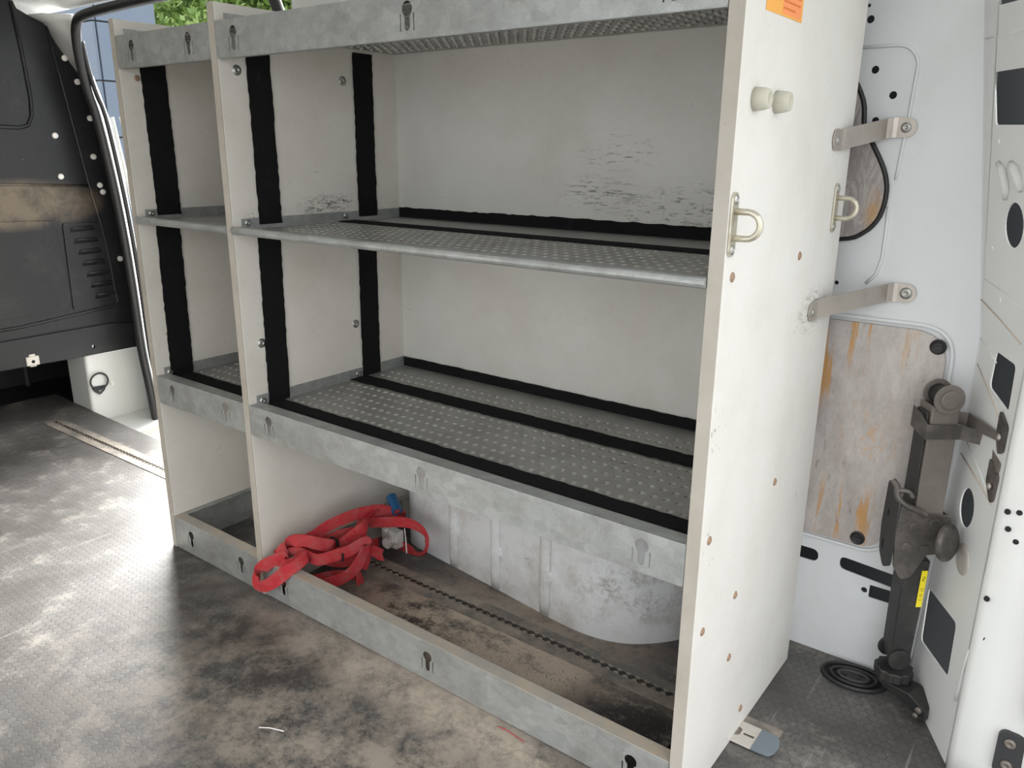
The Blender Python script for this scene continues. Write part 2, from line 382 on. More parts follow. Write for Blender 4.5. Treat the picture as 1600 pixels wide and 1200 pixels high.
bm = B(); box(bm, (.03, .66, -.1), (2.0, .67, 1.5)); sk = struct(obj('trim_3', bm, SKIN))  # outer skin coloured dark for the shade behind the wall holes
# lower pressed rim around the plywood
PO = lambda g: rpoly([(1.20, .262 - g), (1.568 + g, .262 - g), (1.580 + g, .36), (1.628 + g, .50), (1.628 + g, .700 + g), (1.20, .700 + g)], .06, 8)
rim = PO(.009)
bead('pressed_rim', [(a, .573, b) for a, b in rim], .0038, WHITE, wb, closed=True)

# D pillar: diagonal inner face with cut-outs, then the rear facing post
A = Vector((1.655, .575, 0)); E = Vector((1.755, .38, 0)); dd = (E - A).normalized()
PM = basis(A, dd, (0, 0, 1))       # 2D (s along the face, z)
PN = Vector((dd.y, -dd.x, 0))      # towards the load space
if PN.x > 0: PN = -PN
def lean(z): return -.142 * max(0, z - .7)
def lean2(z): return lean(z) + .020 * min(1, max(0, z) / .55)
def comp(z): return .044 * min(1, max(0, z) / .55) - .081 * max(0, z - .7)
def pp(s, z, off=0): return A + dd * (s - comp(z) if s > .003 else s) + Vector((lean2(z), 0, z)) + PN * off
ph = [rpoly([(.048, 1.122), (.062, 1.044), (.19, 1.040), (.19, 1.118)], .008), rpoly([(.050, 1.216), (.058, 1.30), (.19, 1.30), (.18, 1.208)], .006),
      circ(.150, .897, .034, 24, .034), rpoly([(.112, .693), (.190, .689), (.194, .614), (.110, .632)], .010), circ(.113, .418, .030, 24, .034),
      rpoly([(.018, .215), (.160, .228), (.166, .128), (.026, .110)], .012),
      circ(.115, .778, .004, 10, .006), circ(.075, .856, .003, 10, .005), circ(.080, 1.020, .003, 10, .005), circ(.17, .60, .004, 10, .006)]
outp = [(-.001, -.02), (.060, -.02), (.072, .028), (.105, .018), (.125, -.02), (.2191, -.02), (.2191, .28), (.2191, .55), (.2191, .70), (.2191, 1.46), (-.001, 1.46), (-.001, .70), (-.001, .55), (-.001, .28)]
bm = plate(outp, ph, .003, PM)
for v_ in bm.verts:
    s_ = (v_.co - A).to_2d().dot(dd.to_2d())
    if s_ > .003: v_.co -= dd * comp(v_.co.z)
    v_.co.x += lean2(v_.co.z)
wr = struct(obj('wall_right', bm, WHITE2))
# pressed strengthening beads, seams and sealant on the pillar
k = M('sealant', (.52, .44, .36), .7); SEAL = k.m
for a, b, c, d_, mt in ((.05, .80, .24, .775, WHITE2), (.035, .765, .20, .725, SEAL), (.04, .70, .12, .675, WHITE2), (.05, .655, .19, .585, SEAL), (.06, .52, .19, .47, WHITE2), (.05, .492, .20, .462, SEAL)):
    bead('sealant_line' if mt is SEAL else 'pressed_bead', [pp(a, b, .0015), pp((a + c) / 2, (b + d_) / 2 + .002, .002), pp(c, d_, .0015)], .0014, mt, wr)
bead('pressed_bead', [pp(.002, 1.175, .001), pp(.05, 1.172, .001), pp(.18, 1.17, .001)], .0015, WHITE2, wr)
bead('pressed_bead', [pp(.085, .985, .001), pp(.11, .975, .006), pp(.125, .95, .006), pp(.118, .935, .001)], .006, WHITE2, wr)
bead('pressed_bead', [pp(.13, .985, .001), pp(.155, .978, .006), pp(.175, .95, .002)], .007, WHITE2, wr)
# seam where side wall and pillar meet
bead('seam', [pp(0, .0), pp(0, .55), pp(0, .7), pp(0, 1.05), pp(0, 1.4)], .0026, WHITE, wr)
# rear post, swept profile that bulges outwards low down
bm = B(); rows = []
for z in [-.02, .05, .12, .2, .3, .4, .5, .62, .7, .8, 1.0, 1.25, 1.46]:
    bul = .010 * math.exp(-((z - .1) / .14) ** 2)
    sx = {-.02: 0}.get(z, 0)
    pr = [(1.7548, .3805), (1.7585, .370 - bul), (1.768, .362 - bul), (1.80, .357 - bul), (1.845, .352 - bul), (1.858, .345 - bul), (1.868, .33), (1.885, .322), (1.93, .32), (1.93, .45)]
    rows.append([bm.verts.new((x + lean(z), y, z)) for x, y in pr])
for a, b in zip(rows, rows[1:]):
    for i in range(len(a) - 1): bm.faces.new((a[i], a[i + 1], b[i + 1], b[i]))
post = struct(obj('trim_4', bm, WHITE2, smooth=True))
md = post.modifiers.new('solid', 'SOLIDIFY'); md.thickness = .002; md.offset = -1
for x, z in ((1.771, .484), (1.786, .487), (1.776, .457), (1.789, .440), (1.767, .334), (1.777, .265)):
    yy = .360
    bm = B(); cyl(bm, (x, yy + .002, z), (0, -1, 0), .0042, .004, 14); obj('hole_disc', bm, HOLE, post)  # dark discs painted on for the shade of small open holes
bead('seam', [(1.7555, .371, .232), (1.80, .354, .222), (1.845, .348, .215), (1.865, .325, .214)], .0014, SEAL, post)
bead('seam', [(1.757, .374, .232), (1.754, .380, .20), (1.752, .384, .15), (1.750, .389, .12)], .002, WHITE2, post)
# rear door seal at the right edge of the post
bead('rubber_seal', [(1.858, .334, z) for z in (.17, .25, .32, .37)], .010, RUBBER, post)

# bulkhead, black pressed metal
YB = YZ(-1.27)
slots = []
for i in range(7):
    z = .700 - i * .0425; y0 = .418 + .012 * i * .8; y1 = .508 + .008 * i
    slots.append(rpoly([(y0 - .004, z - .006), (y1 - .004, z - .004), (y1, z + .006), (y0, z + .004)], .006, 3))
bo = [(-1.25, .245), (.40, .222), (.63, .222), (.64, .30), (.638, .577), (.622, .80), (.596, 1.03), (.552, 1.222), (.505, 1.335), (.46, 1.36), (.442, 1.418), (.392, 1.424), (.352, 1.445), (.336, 1.49), (-1.25, 1.49)]
wlft = struct(obj('wall_left', plate(bo, slots + [circ(.44, .258, .006, 10, .009)], .003, YB), BULK))
bm = B(); box(bm, (-1.286, .395, .40), (-1.283, .56, .73)); obj('louvre_backing', bm, BLKP, wlft)
for i in range(7):
    z = .700 - i * .0425; y0 = .418 + .0096 * i; y1 = .508 + .008 * i
    bm = B(); tube(bm, [(-1.268, y0, z + .006), (-1.262, y0 + .01, z + .008), (-1.262, y1 - .01, z + .010), (-1.268, y1, z + .008)], .0042, 8)
    obj('louvre_lip', bm, BULK, wlft, True)
def bl(pts, r=.006, mt=BULK, nm='pressed_bead', x=-1.268, sc=(1, 1)): return bead(nm, [(x, y, z) for y, z in pts], r, mt, wlft, sc)
# window blank outline, shoulder crease, lower pocket and flange
bl([(.335, 1.49), (.348, 1.30), (.353, 1.16), (.348, 1.10), (.33, 1.068), (.302, 1.06), (.243, 1.062), (-.2, 1.075), (-1.2, 1.11)], .007)
bl([(-1.25, .893), (.2, .872), (.515, .859)], .005)
bl([(.44, 1.40), (.462, 1.24), (.487, 1.05), (.512, .862), (.535, .72), (.55, .58), (.557, .45), (.56, .415), (.54, .40), (.45, .393), (.2, .372), (-1.25, .34)], .006)
bm = B()
pk = rpoly([(-1.24, .41), (.385, .41), (.366, .722), (.36, .74), (-1.24, .78)], .05, 8)
obj('pocket_panel', plate(pk, [], .010, YZ(-1.264)), BULK, wlft, bevel=.004)
lp = rpoly([(.389, .405), (.555, .41), (.54, .722), (.395, .728)], .012, 4)
obj('louvre_panel', plate(lp, slots, .006, YZ(-1.266)), BULK, wlft, bevel=.002)
obj('bottom_flange', plate([(-1.25, .248), (.625, .224), (.63, .32), (.52, .335), (-1.25, .315)], [circ(.44, .258, .006, 10, .009)], .008, YZ(-1.262)), BULK, wlft, bevel=.003)
for y, z in ((.415, 1.036), (.414, .894), (.541, .963), (.520, 1.223), (.548, 1.099), (.551, .86), (.559, .835), (.591, .58), (.364, .305), (.595, .30), (.597, .262), (.487, 1.30), (.2, .9)):
    bm = B(); lathe(bm, (-1.269, y, z), (1, 0, 0), [(0, .0105), (.0065, .0105), (.009, .008), (.0095, .003)], 18); obj('rivet', bm, SCREW if False else WHT, wlft, True)
bm = B(); box(bm, (-1.262, .193, .228), (-1.252, .238, .262)); box(bm, (-1.262, .205, .222), (-1.256, .228, .27)); tb = obj('bracket_tab', bm, TRACKC, wlft, bevel=.004)
bm = B(); cyl(bm, (-1.253, .216, .243), (1, 0, 0), .006, .002); obj('tab_hole', bm, HOLE, tb)
# black sheets stand in for the shaded footwell under the bulkhead
bm = B(); box(bm, (-1.95, -1.15, -.05), (-1.94, .60, .5)); box(bm, (-1.95, -1.15, -.03), (-1.62, .60, -.02)); box(bm, (-1.95, .60, -.05), (-1.45, .606, .5)); box(bm, (-1.62, .42, -.03), (-1.45, .60, -.02)); box(bm, (-1.95, -1.15, .5), (-1.28, .60, .51))
struct(obj('trim_5', bm, BLKP))
bm = B(); tube(bm, catmull([(-1.75, .1, .02), (-1.75, .1, .13), (-1.75, .16, .17), (-1.75, .3, .175), (-1.75, .36, .14), (-1.75, .37, .02)]), .012, 8)
tag(obj('seat_frame', bm, BLKP, None, True), 'black tubular frame in the dark gap under the black bulkhead', 'frame')

# white pillar and roof rail around the side door opening
bm = B()
shf = lambda z: .055 * max(0, min(1, (1.33 - z) / .12))
loop = [(.40, 1.43), (.45, 1.41), (.48, 1.35), (.515, 1.24), (.545, 1.09), (.57, .90), (.585, .6), (.592, .3), (.60, .19), (.61, -.06)]
r1 = [bm.verts.new((-1.30, y - .02 + shf(z), z)) for y, z in loop]; r2 = [bm.verts.new((-1.20, max(y + shf(z) * .8, 0), z)) for y, z in loop]; 
SZ = [(-.085, .585), (.10, .572), (.25, .560), (.5, .555), (.724, .545), (.93, .527), (1.10, .506), (1.19, .486), (1.27, .474), (1.345, .466), (1.395, .460), (1.45, .455)]
def sealy(z):
    for (a, ya), (b, yb_) in zip(SZ, SZ[1:]):
        if z <= b: return ya + (yb_ - ya) * max(0, z - a) / (b - a)
    return .455
r3 = [bm.verts.new((-1.135, sealy(z) + .006, z)) for y, z in loop]; r4 = [bm.verts.new((-1.13, sealy(z) + .020, z)) for y, z in loop]
for a, b in ((r1, r2), (r2, r3), (r3, r4)):
    for i in range(len(a) - 1): bm.faces.new((a[i], a[i + 1], b[i + 1], b[i]))
pil = struct(obj('trim_6', bm, WHITE2, smooth=True)); md = pil.modifiers.new('solid', 'SOLIDIFY'); md.thickness = .003
# header / roof rail above the opening and the roof
bm = B()
prof = [(.475, 1.475), (.468, 1.445), (.45, 1.445), (.40, 1.46), (.30, 1.47), (.24, 1.50), (-.45, 1.53), (-1.2, 1.56)]
ra = [bm.verts.new((-1.62, y, z)) for y, z in prof]; rb = [bm.verts.new((1.95, y, z - .0)) for y, z in prof]
for i in range(len(prof) - 1): bm.faces.new((ra[i], ra[i + 1], rb[i + 1], rb[i]))
ce = struct(obj('ceiling', bm, WHITE2)); md = ce.modifiers.new('solid', 'SOLIDIFY'); md.thickness = .02; md.offset = 1
bm = B(); box(bm, (-.66, .30, 1.455), (-.655, .47, 1.462)); obj('header_joint', bm, SEAL, ce)
# wall strip behind / above racking right of the opening
bm = B(); box(bm, (.03, .46, 1.30), (1.55, .60, 1.42)); struct(obj('trim_7', bm, WHITE2, bevel=.02, seg=3))
# rubber door seal all round the opening
sealp = [(-1.13, .585, -.085), (-1.13, .572, .10), (-1.13, .560, .25), (-1.13, .555, .5), (-1.13, .545, .724), (-1.13, .527, .93), (-1.13, .506, 1.10), (-1.13, .486, 1.19), (-1.128, .474, 1.27), (-1.118, .466, 1.345), (-1.09, .46, 1.395), (-1.03, .457, 1.416), (-.8, .455, 1.424), (-.5, .455, 1.428), (-.2, .455, 1.424), (-.09, .455, 1.415), (-.035, .455, 1.388), (-.008, .456, 1.345), (.004, .462, 1.29), (.008, .50, 1.1), (.008, .54, .7), (.008, .56, .2), (.008, .575, -.06)]
bm = B(); tube(bm, catmull(sealp, 5), .016, 12, 0, False, (1, 1)); tr = struct(obj('trim_8', bm, RUBBER, None, True))
bm = B(); tube(bm, catmull([(x + .026 * min(1, (9 - i) / 3), y + .018, z) for i, (x, y, z) in enumerate(sealp[:10])], 5), .008, 8); obj('seal_lip', bm, RUBBER, tr, True)
bm = B(); tube(bm, catmull([(x + .02, y + .045, z) for x, y, z in sealp[:7]], 5), .006, 8); obj('pillar_flange', bm, WHITE2, tr, True)
# outer body edge of the opening
bm = B()
for i, (dx, dy) in enumerate(((.03, .10), (.075, .16))):
    pass
o1 = [(x + .045, y + .06, z) for x, y, z in sealp[:7]]; o2 = [(x + .047 + .040 * (1.1 - z), y + .062 + .05 * (1.1 - z), z) for x, y, z in sealp[:7]]
va = [bm.verts.new(p) for p in o1]; vb = [bm.verts.new(p) for p in o2]
for i in range(6): bm.faces.new((va[i], va[i + 1], vb[i + 1], vb[i]))
ob = struct(obj('trim_9', bm, WHITE2)); md = ob.modifiers.new('solid', 'SOLIDIFY'); md.thickness = .01
bm = B(); tube(bm, catmull([(x, y + .006, z) for x, y, z in o2], 5), .005, 8); obj('outer_seal', bm, RUBBER, ob, True)
# unseen near side wall of the van, cut short to light the shelves
bm = B(); box(bm, (-1.62, -1.17, -.02), (.55, -1.15, 1.56)); k = M('lining_ply', (.60, .56, .51), .7); k.mix(k.ramp(k.noise(5, 6, .7), .4, .7), (.50, .46, .41), .6); struct(obj('wall_front', bm, k.m))

# wheel arch in the lower bay
foot = [(.44, .50), (.45, .43), (.47, .40), (.50, .385), (.60, .372), (.773, .352), (.93, .332), (1.02, .322), (1.09, .325), (1.15, .345), (1.20, .385), (1.24, .44), (1.26, .52), (1.262, .575)]
bm = B(); rows = []
for z in (-.01, .08, .2, .28, .33, .36, .375):
    t = max(0, (z - .2) / .175); sh = t * t * .10
    rows.append([bm.verts.new((p.x + (.10 * t * t if p.x < .6 else -.04 * t * t if p.x > 1.1 else 0) + (.05 * (z / .2) if p.x < .47 else 0), min(.575, p.y + sh), z)) for p in catmull([(a, b, 0) for a, b in foot], 4)])
for a, b in zip(rows, rows[1:]):
    for i in range(len(a) - 1): bm.faces.new((a[i], a[i + 1], b[i + 1], b[i]))
bm.faces.new(rows[-1])
wa = struct(obj('wheel_arch', bm, ARCH, smooth=True))
for x, y in ((.655, .366), (.80, .349), (.955, .329)):
    bm = B(); tube(bm, [(x, y + .002, .0), (x, y - .002, .03), (x, y - .002, .25), (x, y + .02, .30)], .015, 10, 0, False, (1, .35), (1, 0, 0)); obj('pressed_rib', bm, ARCH, wa, True)
    bm = B(); lathe(bm, (x + .004, y + .004, .10), (0, -1, 0), [(0, .022), (.006, .02), (.010, .012)], 18); obj('weld_dimple', bm, ARCH, wa, True)
# ================================================================ plywood covers on the wall
t = thing('plywood_cover', 'weathered plywood cover with orange streaks, set low in the white van wall behind the jack', 'wooden panel', (1.45, .572, .262))
obj('board', plate(PO(0), [], .006, XZ(.5705)), PLY, t)
for x, z in ((1.613, .675), (1.528, .278)):
    bm = B(); lathe(bm, (x, .568, z), (0, -1, 0), [(0, .0135), (.003, .0135), (.0045, .011), (.003, .008)], 20); o = obj('plug', bm, BLKP, t)
    bm = B(); box(bm, (x - .006, .562, z - .0012), (x + .006, .5645, z + .0012)); obj('plug_slot', bm, GREYP, o)
t = thing('plywood_cover', 'grey peeling plywood cover edged in black rubber, high behind the racking end panel', 'wooden panel', (1.40, .572, .85))
cp = [(1.30, 1.10), (1.36, 1.155), (1.405, 1.135), (1.435, 1.088), (1.443, 1.042), (1.460, 1.015), (1.484, .972), (1.493, .935), (1.487, .892), (1.464, .863), (1.425, .849), (1.30, .848)]
cpr = [(p.x, p.y) for p in catmull([(a, b, 0) for a, b in cp], 4, True)]
obj('board', plate(cpr, [], .006, XZ(.5705)), PLY2, t)
obj('edge_trim', tube(B(), [(a, .570, b) for a, b in cpr], .0045, 8, 0, True), RUBBER, t, True)

# ================================================================ RACKING
rk = thing('shelving_unit', 'off-white plywood van racking with perforated galvanised shelves and black felt strips', 'shelf', (.72, .25, 0))
TP = 1.265; D = .50
def side_panel(x0, x1, d, top, mt):
    # front edge straight, top edge dipping in a shallow curve towards the back
    pts = [(0, .0), (0, top)] + [(d * t_, top - .03 * math.sin(PI * min(1, t_)) * 0 - .0 - .05 * max(0, t_ - .5)) for t_ in [i / 12 for i in range(1, 13)]] + [(d, 0)]
    return plate(pts, [], x1 - x0, YZ((x0 + x1) / 2))
def edge_strip(x0, x1, top, par):
    bm = B(); box(bm, (x0 + .0005, -.0015, .0), (x1 - .0005, .0002, top)); obj('front_edge', bm, MAT_edge, par)
p1 = obj('side_panel', side_panel(.0, .018, .5, TP, MAT_in), MAT_in, rk, bevel=.0015); edge_strip(0, .018, TP, p1)
p2 = obj('side_panel', side_panel(.371, .391, .5, TP, MAT_in), MAT_in, rk, bevel=.0015); edge_strip(.371, .391, TP, p2)
p3 = obj('side_panel', side_panel(1.420, 1.441, .505, 1.32, MAT_out), [MAT_out], rk, bevel=.0015); edge_strip(1.420, 1.441, 1.32, p3)
for x0, x1 in ((.018, .371), (.391, 1.420)):
    bm = B(); box(bm, (x0, .476, .44), (x1, .486, 1.225)); obj('back_panel', bm, MAT_back, rk)

def keyhole(x, z):
    r = .0112; w_ = .0058; o = []; a0 = math.asin(w_ / r)
    for i in range(17):
        a = -PI / 2 + a0 + (2 * PI - 2 * a0) * i / 16; o.append((x + r * math.cos(a), z + .010 + r * math.sin(a)))
    for i in range(7):
        a = PI + PI * i / 6; o.append((x + w_ * math.cos(a), z - .016 + w_ * math.sin(a)))
    s1 = [(x - .0156, z - .022), (x - .0130, z - .022), (x - .0130, z + .003), (x - .0156, z + .003)]
    s2 = [(x + .0130, z - .022), (x + .0156, z - .022), (x + .0156, z + .003), (x + .0130, z + .003)]
    return [o, s1, s2]
def rail(x0, x1, z0, z1, xs, par, ledge, mt=GALV, y=0.0, ledgez=None):
    hs = []
    for x in xs: hs += keyhole(x, (z0 + z1) / 2)
    bm = plate(rrect(x0, z0, x1, z1, .003, 2), hs, .0016, XZ(y))
    return obj('front_rail', bm, mt, par)
def ledge(x0, x1, z, depth, par, mt, lip=.012):
    bm = B(); box(bm, (x0, -.0006, z - .0016), (x1, depth, z)); box(bm, (x0, depth - .0015, z - lip), (x1, depth, z))
    return obj('rail_ledge', bm, mt, par, bevel=.0006)
def perf(x0, x1, y0, y1, z, px, py, r, par, phx=None, skip=lambda x, y: False):
    """perforated sheet: cells with octagonal holes and flared rims"""
    bm = B(); nx = int((x1 - x0 - .02) / px); ny = int((y1 - y0 - .02) / py)
    ox = x0 + ((x1 - x0) - nx * px) / 2; oy = y0 + ((y1 - y0) - ny * py) / 2; n = 12; th = .0035
    # border
    def quad(a, b, c, d): 
        bm.faces.new([bm.verts.new((p[0], p[1], z)) for p in ((a, b), (c, b), (c, d), (a, d))])
    quad(x0, y0, x1, oy); quad(x0, oy + ny * py, x1, y1); quad(x0, oy, ox, oy + ny * py); quad(ox + nx * px, oy, x1, oy + ny * py)
    for i in range(nx):
        for j in range(ny):
            cx = ox + (i + .5) * px; cy = oy + (j + .5) * py
            if skip(cx, cy): quad(cx - px / 2, cy - py / 2, cx + px / 2, cy + py / 2); continue
            ring = []; out = []; low = []
            for q in range(n):
                a = 2 * PI * (q + .5) / n; ca, sa = math.cos(a), math.sin(a)
                ring.append(bm.verts.new((cx + r * ca, cy + r * sa, z)))
                low.append(bm.verts.new((cx + r * .93 * ca, cy + r * .93 * sa, z - th)))
                s_ = min((px / 2) / max(abs(ca), 1e-6), (py / 2) / max(abs(sa), 1e-6)); out.append(bm.verts.new((cx + s_ * ca, cy + s_ * sa, z)))
            for q in range(n):
                w2 = (q + 1) % n
                bm.faces.new((out[q], out[w2], ring[w2], ring[q])); bm.faces.new((ring[q], ring[w2], low[w2], low[q]))
                a, b = out[q].co, out[w2].co
                if abs(a.x - b.x) > 1e-5 and abs(a.y - b.y) > 1e-5:
                    cn = bm.verts.new((cx + math.copysign(px / 2, (a.x + b.x) / 2 - cx), cy + math.copysign(py / 2, (a.y + b.y) / 2 - cy), z))
                    bm.faces.new((out[q], cn, out[w2]))
    o = obj('perforated_sheet', bm, SHELF, par); return o
def flange(x0, x1, z0, z1, par, yb=.474):
    for nm, a, b in (('side_flange', (x0, .02, z0), (x0 + .0016, yb, z1)), ('side_flange', (x1 - .0016, .02, z0), (x1, yb, z1)), ('back_flange', (x0, yb - .0016, z0), (x1, yb, z1))):
        bm = B(); box(bm, a, b); obj(nm, bm, GALV, par)
def wavy(bm, a, b, wid, nrm, wd, n=40, amp=.0012, th=.0018):
    """a felt strip from a to b with slightly hand-cut edges"""
    a, b, nrm, wd = Vector(a), Vector(b), Vector(nrm), Vector(wd); rows = []
    for i in range(n + 1):
        p = a.lerp(b, i / n); e1 = random.uniform(-amp, amp); e2 = random.uniform(-amp, amp)
        q1 = p - wd * (wid / 2 + e1); q2 = p + wd * (wid / 2 + e2)
        rows.append([bm.verts.new(v) for v in (q1, q2, q2 + nrm * th, q1 + nrm * th)])
    for r0, r1_ in zip(rows, rows[1:]):
        for j in range(4): bm.faces.new((r0[j], r0[(j + 1) % 4], r1_[(j + 1) % 4], r1_[j]))
    bm.faces.new(rows[0][::-1]); bm.faces.new(rows[-1]); return bm
def felt(par, a, b, wid, nrm, wd, **kw): return obj('felt_strip', wavy(B(), a, b, wid, nrm, wd, **kw), FELT, par)
def screw(par, p, d, r=.0085, mt=SCREW, nm='screw'):
    bm = B(); lathe(bm, p, d, [(-.002, r * 1.15), (.0006, r * 1.15), (.0008, r * .85), (.0020, r * .72), (.0024, r * .45), (.0012, r * .38), (.0008, r * .05)], 16); return obj(nm, bm, mt, par, True)

BAYS = ((.018, .371, [.083, .300]), (.391, 1.420, [.457, .903, 1.350]))
for bi, (x0, x1, xs) in enumerate(BAYS):
    a0, a1 = x0 + .001, x1 - .001
    xt = [x + .005 for x in xs] if bi == 0 else [.447, .898, 1.349]
    # top shelf
    s = perf(x0 + .002, x1 - .002, .004, .472, 1.214, .0225, .030, .0062, rk, skip=lambda x, y: False); s.name = 'perforated_shelf'
    rail(a0, a1, 1.164, 1.230, [.081, .297] if bi == 0 else [.447, .898, 1.349], s, .02)
    ledge(a0, a1, 1.2305, .022, s, GALV)
    bm = B(); box(bm, (a0, 0, 1.163), (a1, .012, 1.1646)); obj('rail_return', bm, GALV, s)
    flange(x0 + .0005, x1 - .0005, 1.213, 1.247, s)
    # shelf two, thin rolled front edge
    s = perf(x0 + .002, x1 - .002, .012, .472, .838, .0205, .0300, .0052, rk, skip=lambda x, y: y > .33); s.name = 'perforated_shelf'
    bm = B(); tube(bm, [(a0, .0, .8375), (a1, .0, .8375)], .0075, 12, 0, False, (1, 1.15)); box(bm, (a0, .0, .8425), (a1, .02, .8442)); obj('rolled_edge', bm, GALV, s)
    flange(x0 + .0005, x1 - .0005, .838, .860, s)
    felt(s, (x0 + .004, .299, .8385), (x1 - .003, .299, .8385), .050, (0, 0, 1), (0, 1, 0), n=70)
    felt(s, (x0 + .004, .4722, .846), (x0 + (x1 - x0) * .36, .4722, .846), .032, (0, -1, 0), (0, 0, 1), n=30)
    felt(s, (x0 + (x1 - x0) * .36, .4722, .845), (x1 - .003, .4722, .845), .036, (0, -1, 0), (0, 0, 1), n=50)
    for y in (.035, .30): screw(s, (x0 + .002, y, .851), (1, 0, 0), .0062)
    # deep shelf three
    s = perf(x0 + .002, x1 - .002, .030, .472, .456, .0225, .0333, .0066, rk, skip=lambda x, y: y > .41); s.name = 'perforated_shelf'
    rail(a0, a1, .396, .464, xs, s, .02)
    ledge(a0, a1, .4640, .030, s, GALV, .008)
    flange(x0 + .0005, x1 - .0005, .454, .480, s)
    felt(s, (x0 + .008, .059, .4568), (x1 - .003, .059, .4568), .052, (0, 0, 1), (0, 1, 0), n=90, amp=.0018)
    felt(s, (x0 + .004, .312, .4568), (x1 - .003, .312, .4568), .052, (0, 0, 1), (0, 1, 0), n=90, amp=.002)
    felt(s, (x0 + .004, .4722, .465), (x1 - .003, .4722, .465), .030, (0, -1, 0), (0, 0, 1), n=70)
    for y in (.035, .315): screw(s, (x0 + .002, y, .466), (1, 0, 0), .0072)
    # foot frame on the floor
    fr = rail(a0, a1, .002, .088, [.091, .302] if bi == 0 else [.461, .906, 1.353], rk, .03); fr.name = 'foot_rail'
    ledge(a0, a1, .0885, .027, fr, DUST, .02)
    for xx in (x0, x1 - .018):
        bm = B(); box(bm, (xx, .027, .0), (xx + .0015 if xx == x0 else xx + .018, .45, .088)); box(bm, (xx, .027, .0865), (xx + .018, .45, .088))
        obj('side_rail', bm, GALV if bi == 0 else DUST, fr)
    if bi == 0:
        bm = B(); box(bm, (x0, .43, 0), (x1, .45, .088)); obj('rear_rail', bm, GALV, fr)
# felt on the inner faces of the panels
for par, X, y1, w1, y2, w2 in ((p1, .018, .082, .060, None, 0), (p2, .391, .094, .056, .362, .058)):
    for z0, z1, up_ in ((.846, 1.206, True), (.455, .836, False)):
        felt(par, (X + .0018, y1 - (.003 if up_ else .016), z0), (X + .0018, y1 - (.005 if up_ else .010), z1), w1, (1, 0, 0), (0, 1, 0), n=34)
        if y2: felt(par, (X + .0018, y2 + (.006 if up_ else -.004), z0), (X + .0018, y2 + (.008 if up_ else .0), z1), w2, (1, 0, 0), (0, 1, 0), n=34)
for y, z in ((.040, 1.146), (.310, 1.144), (.045, .594), (.315, .592)): screw(p2, (.391, y, z), (1, 0, 0), .0088)
for y, z in ((.039, 1.147), (.043, .562)): screw(p1, (.018, y, z), (1, 0, 0), .006, BSCREW)
for y, z in ((.294, .846), (.028, .844), (.295, .466), (.028, .466), (.157, .316), (.032, .314), (.156, .200), (.241, .047)):
    lab(screw(p3, (1.4415, y, z), (1, 0, 0), .0058, BSCREW), 'dull brown countersunk screw')
# rubber bumpers, lashing hoops and sticker on the end panel
for y, z in ((.052, 1.063), (.127, 1.063)):
    bm = B(); lathe(bm, (1.441, y, z), (1, 0, 0), [(0, .0145), (.012, .0135), (.019, .0115), (.020, .008), (.013, .005), (.012, .0045)], 24); o = obj('rubber_bumper', bm, BUMP, p3, True)
    bm = B(); cyl(bm, (1.4525, y, z), (1, 0, 0), .0046, .002, 12); obj('bumper_screw', bm, SCREW, o)
for y, zc, s_ in ((.012, .912, 1), (.450, .911, .95)):
    hb = plate(rrect(y - .0095, zc - .040, y + .0095, zc + .040, .0094, 6), [], .003, YZ(1.4430)); h = obj('lashing_hoop', hb, ZINC, p3, bevel=.0005)
    bm = B(); pts = [(1.442, y, zc + .0165), (1.461, y, zc + .0165)] + [(1.461 + .0165 * math.sin(a), y, zc + .0165 * math.cos(a)) for a in [PI * i / 10 for i in range(1, 10)]] + [(1.461, y, zc - .0165), (1.442, y, zc - .0165)]
    tube(bm, pts, .0042, 10); obj('hoop', bm, ZINC, h, True)
    for dz in (-.031, .031): screw(h, (1.4445, y, zc + dz), (1, 0, 0), .0055)
st_ = obj('warning_sticker', plate([(.061, 1.166), (.193, 1.166), (.193, 1.255), (.061, 1.255)], [], .0006, YZ(1.4414)), ORA, p3)
obj('print_block', plate([(.118, 1.169), (.186, 1.169), (.186, 1.204), (.118, 1.204)], [], .0003, YZ(1.4418)), ORL, st_)
for i, (ya, yb_) in enumerate(((.12, .165), (.12, .182), (.12, .182), (.12, .18))):
    # rows of tiny print, as short dashes
    y = ya; bm = B(); z = 1.1745 + i * .0082
    while y < yb_:
        l_ = random.uniform(.003, .009); box(bm, (1.4419, y, z), (1.4422, min(yb_, y + l_), z + .0026)); y += l_ + .0016
    obj('print_line', bm, ORD, st_)
obj('print_symbol', plate(rpoly([(.150, 1.222), (.172, 1.206), (.184, 1.212), (.186, 1.252), (.150, 1.252)], .006), [rpoly([(.157, 1.226), (.168, 1.217), (.168, 1.25), (.157, 1.25)], .002)], .0004, YZ(1.4420)), WHT, st_)

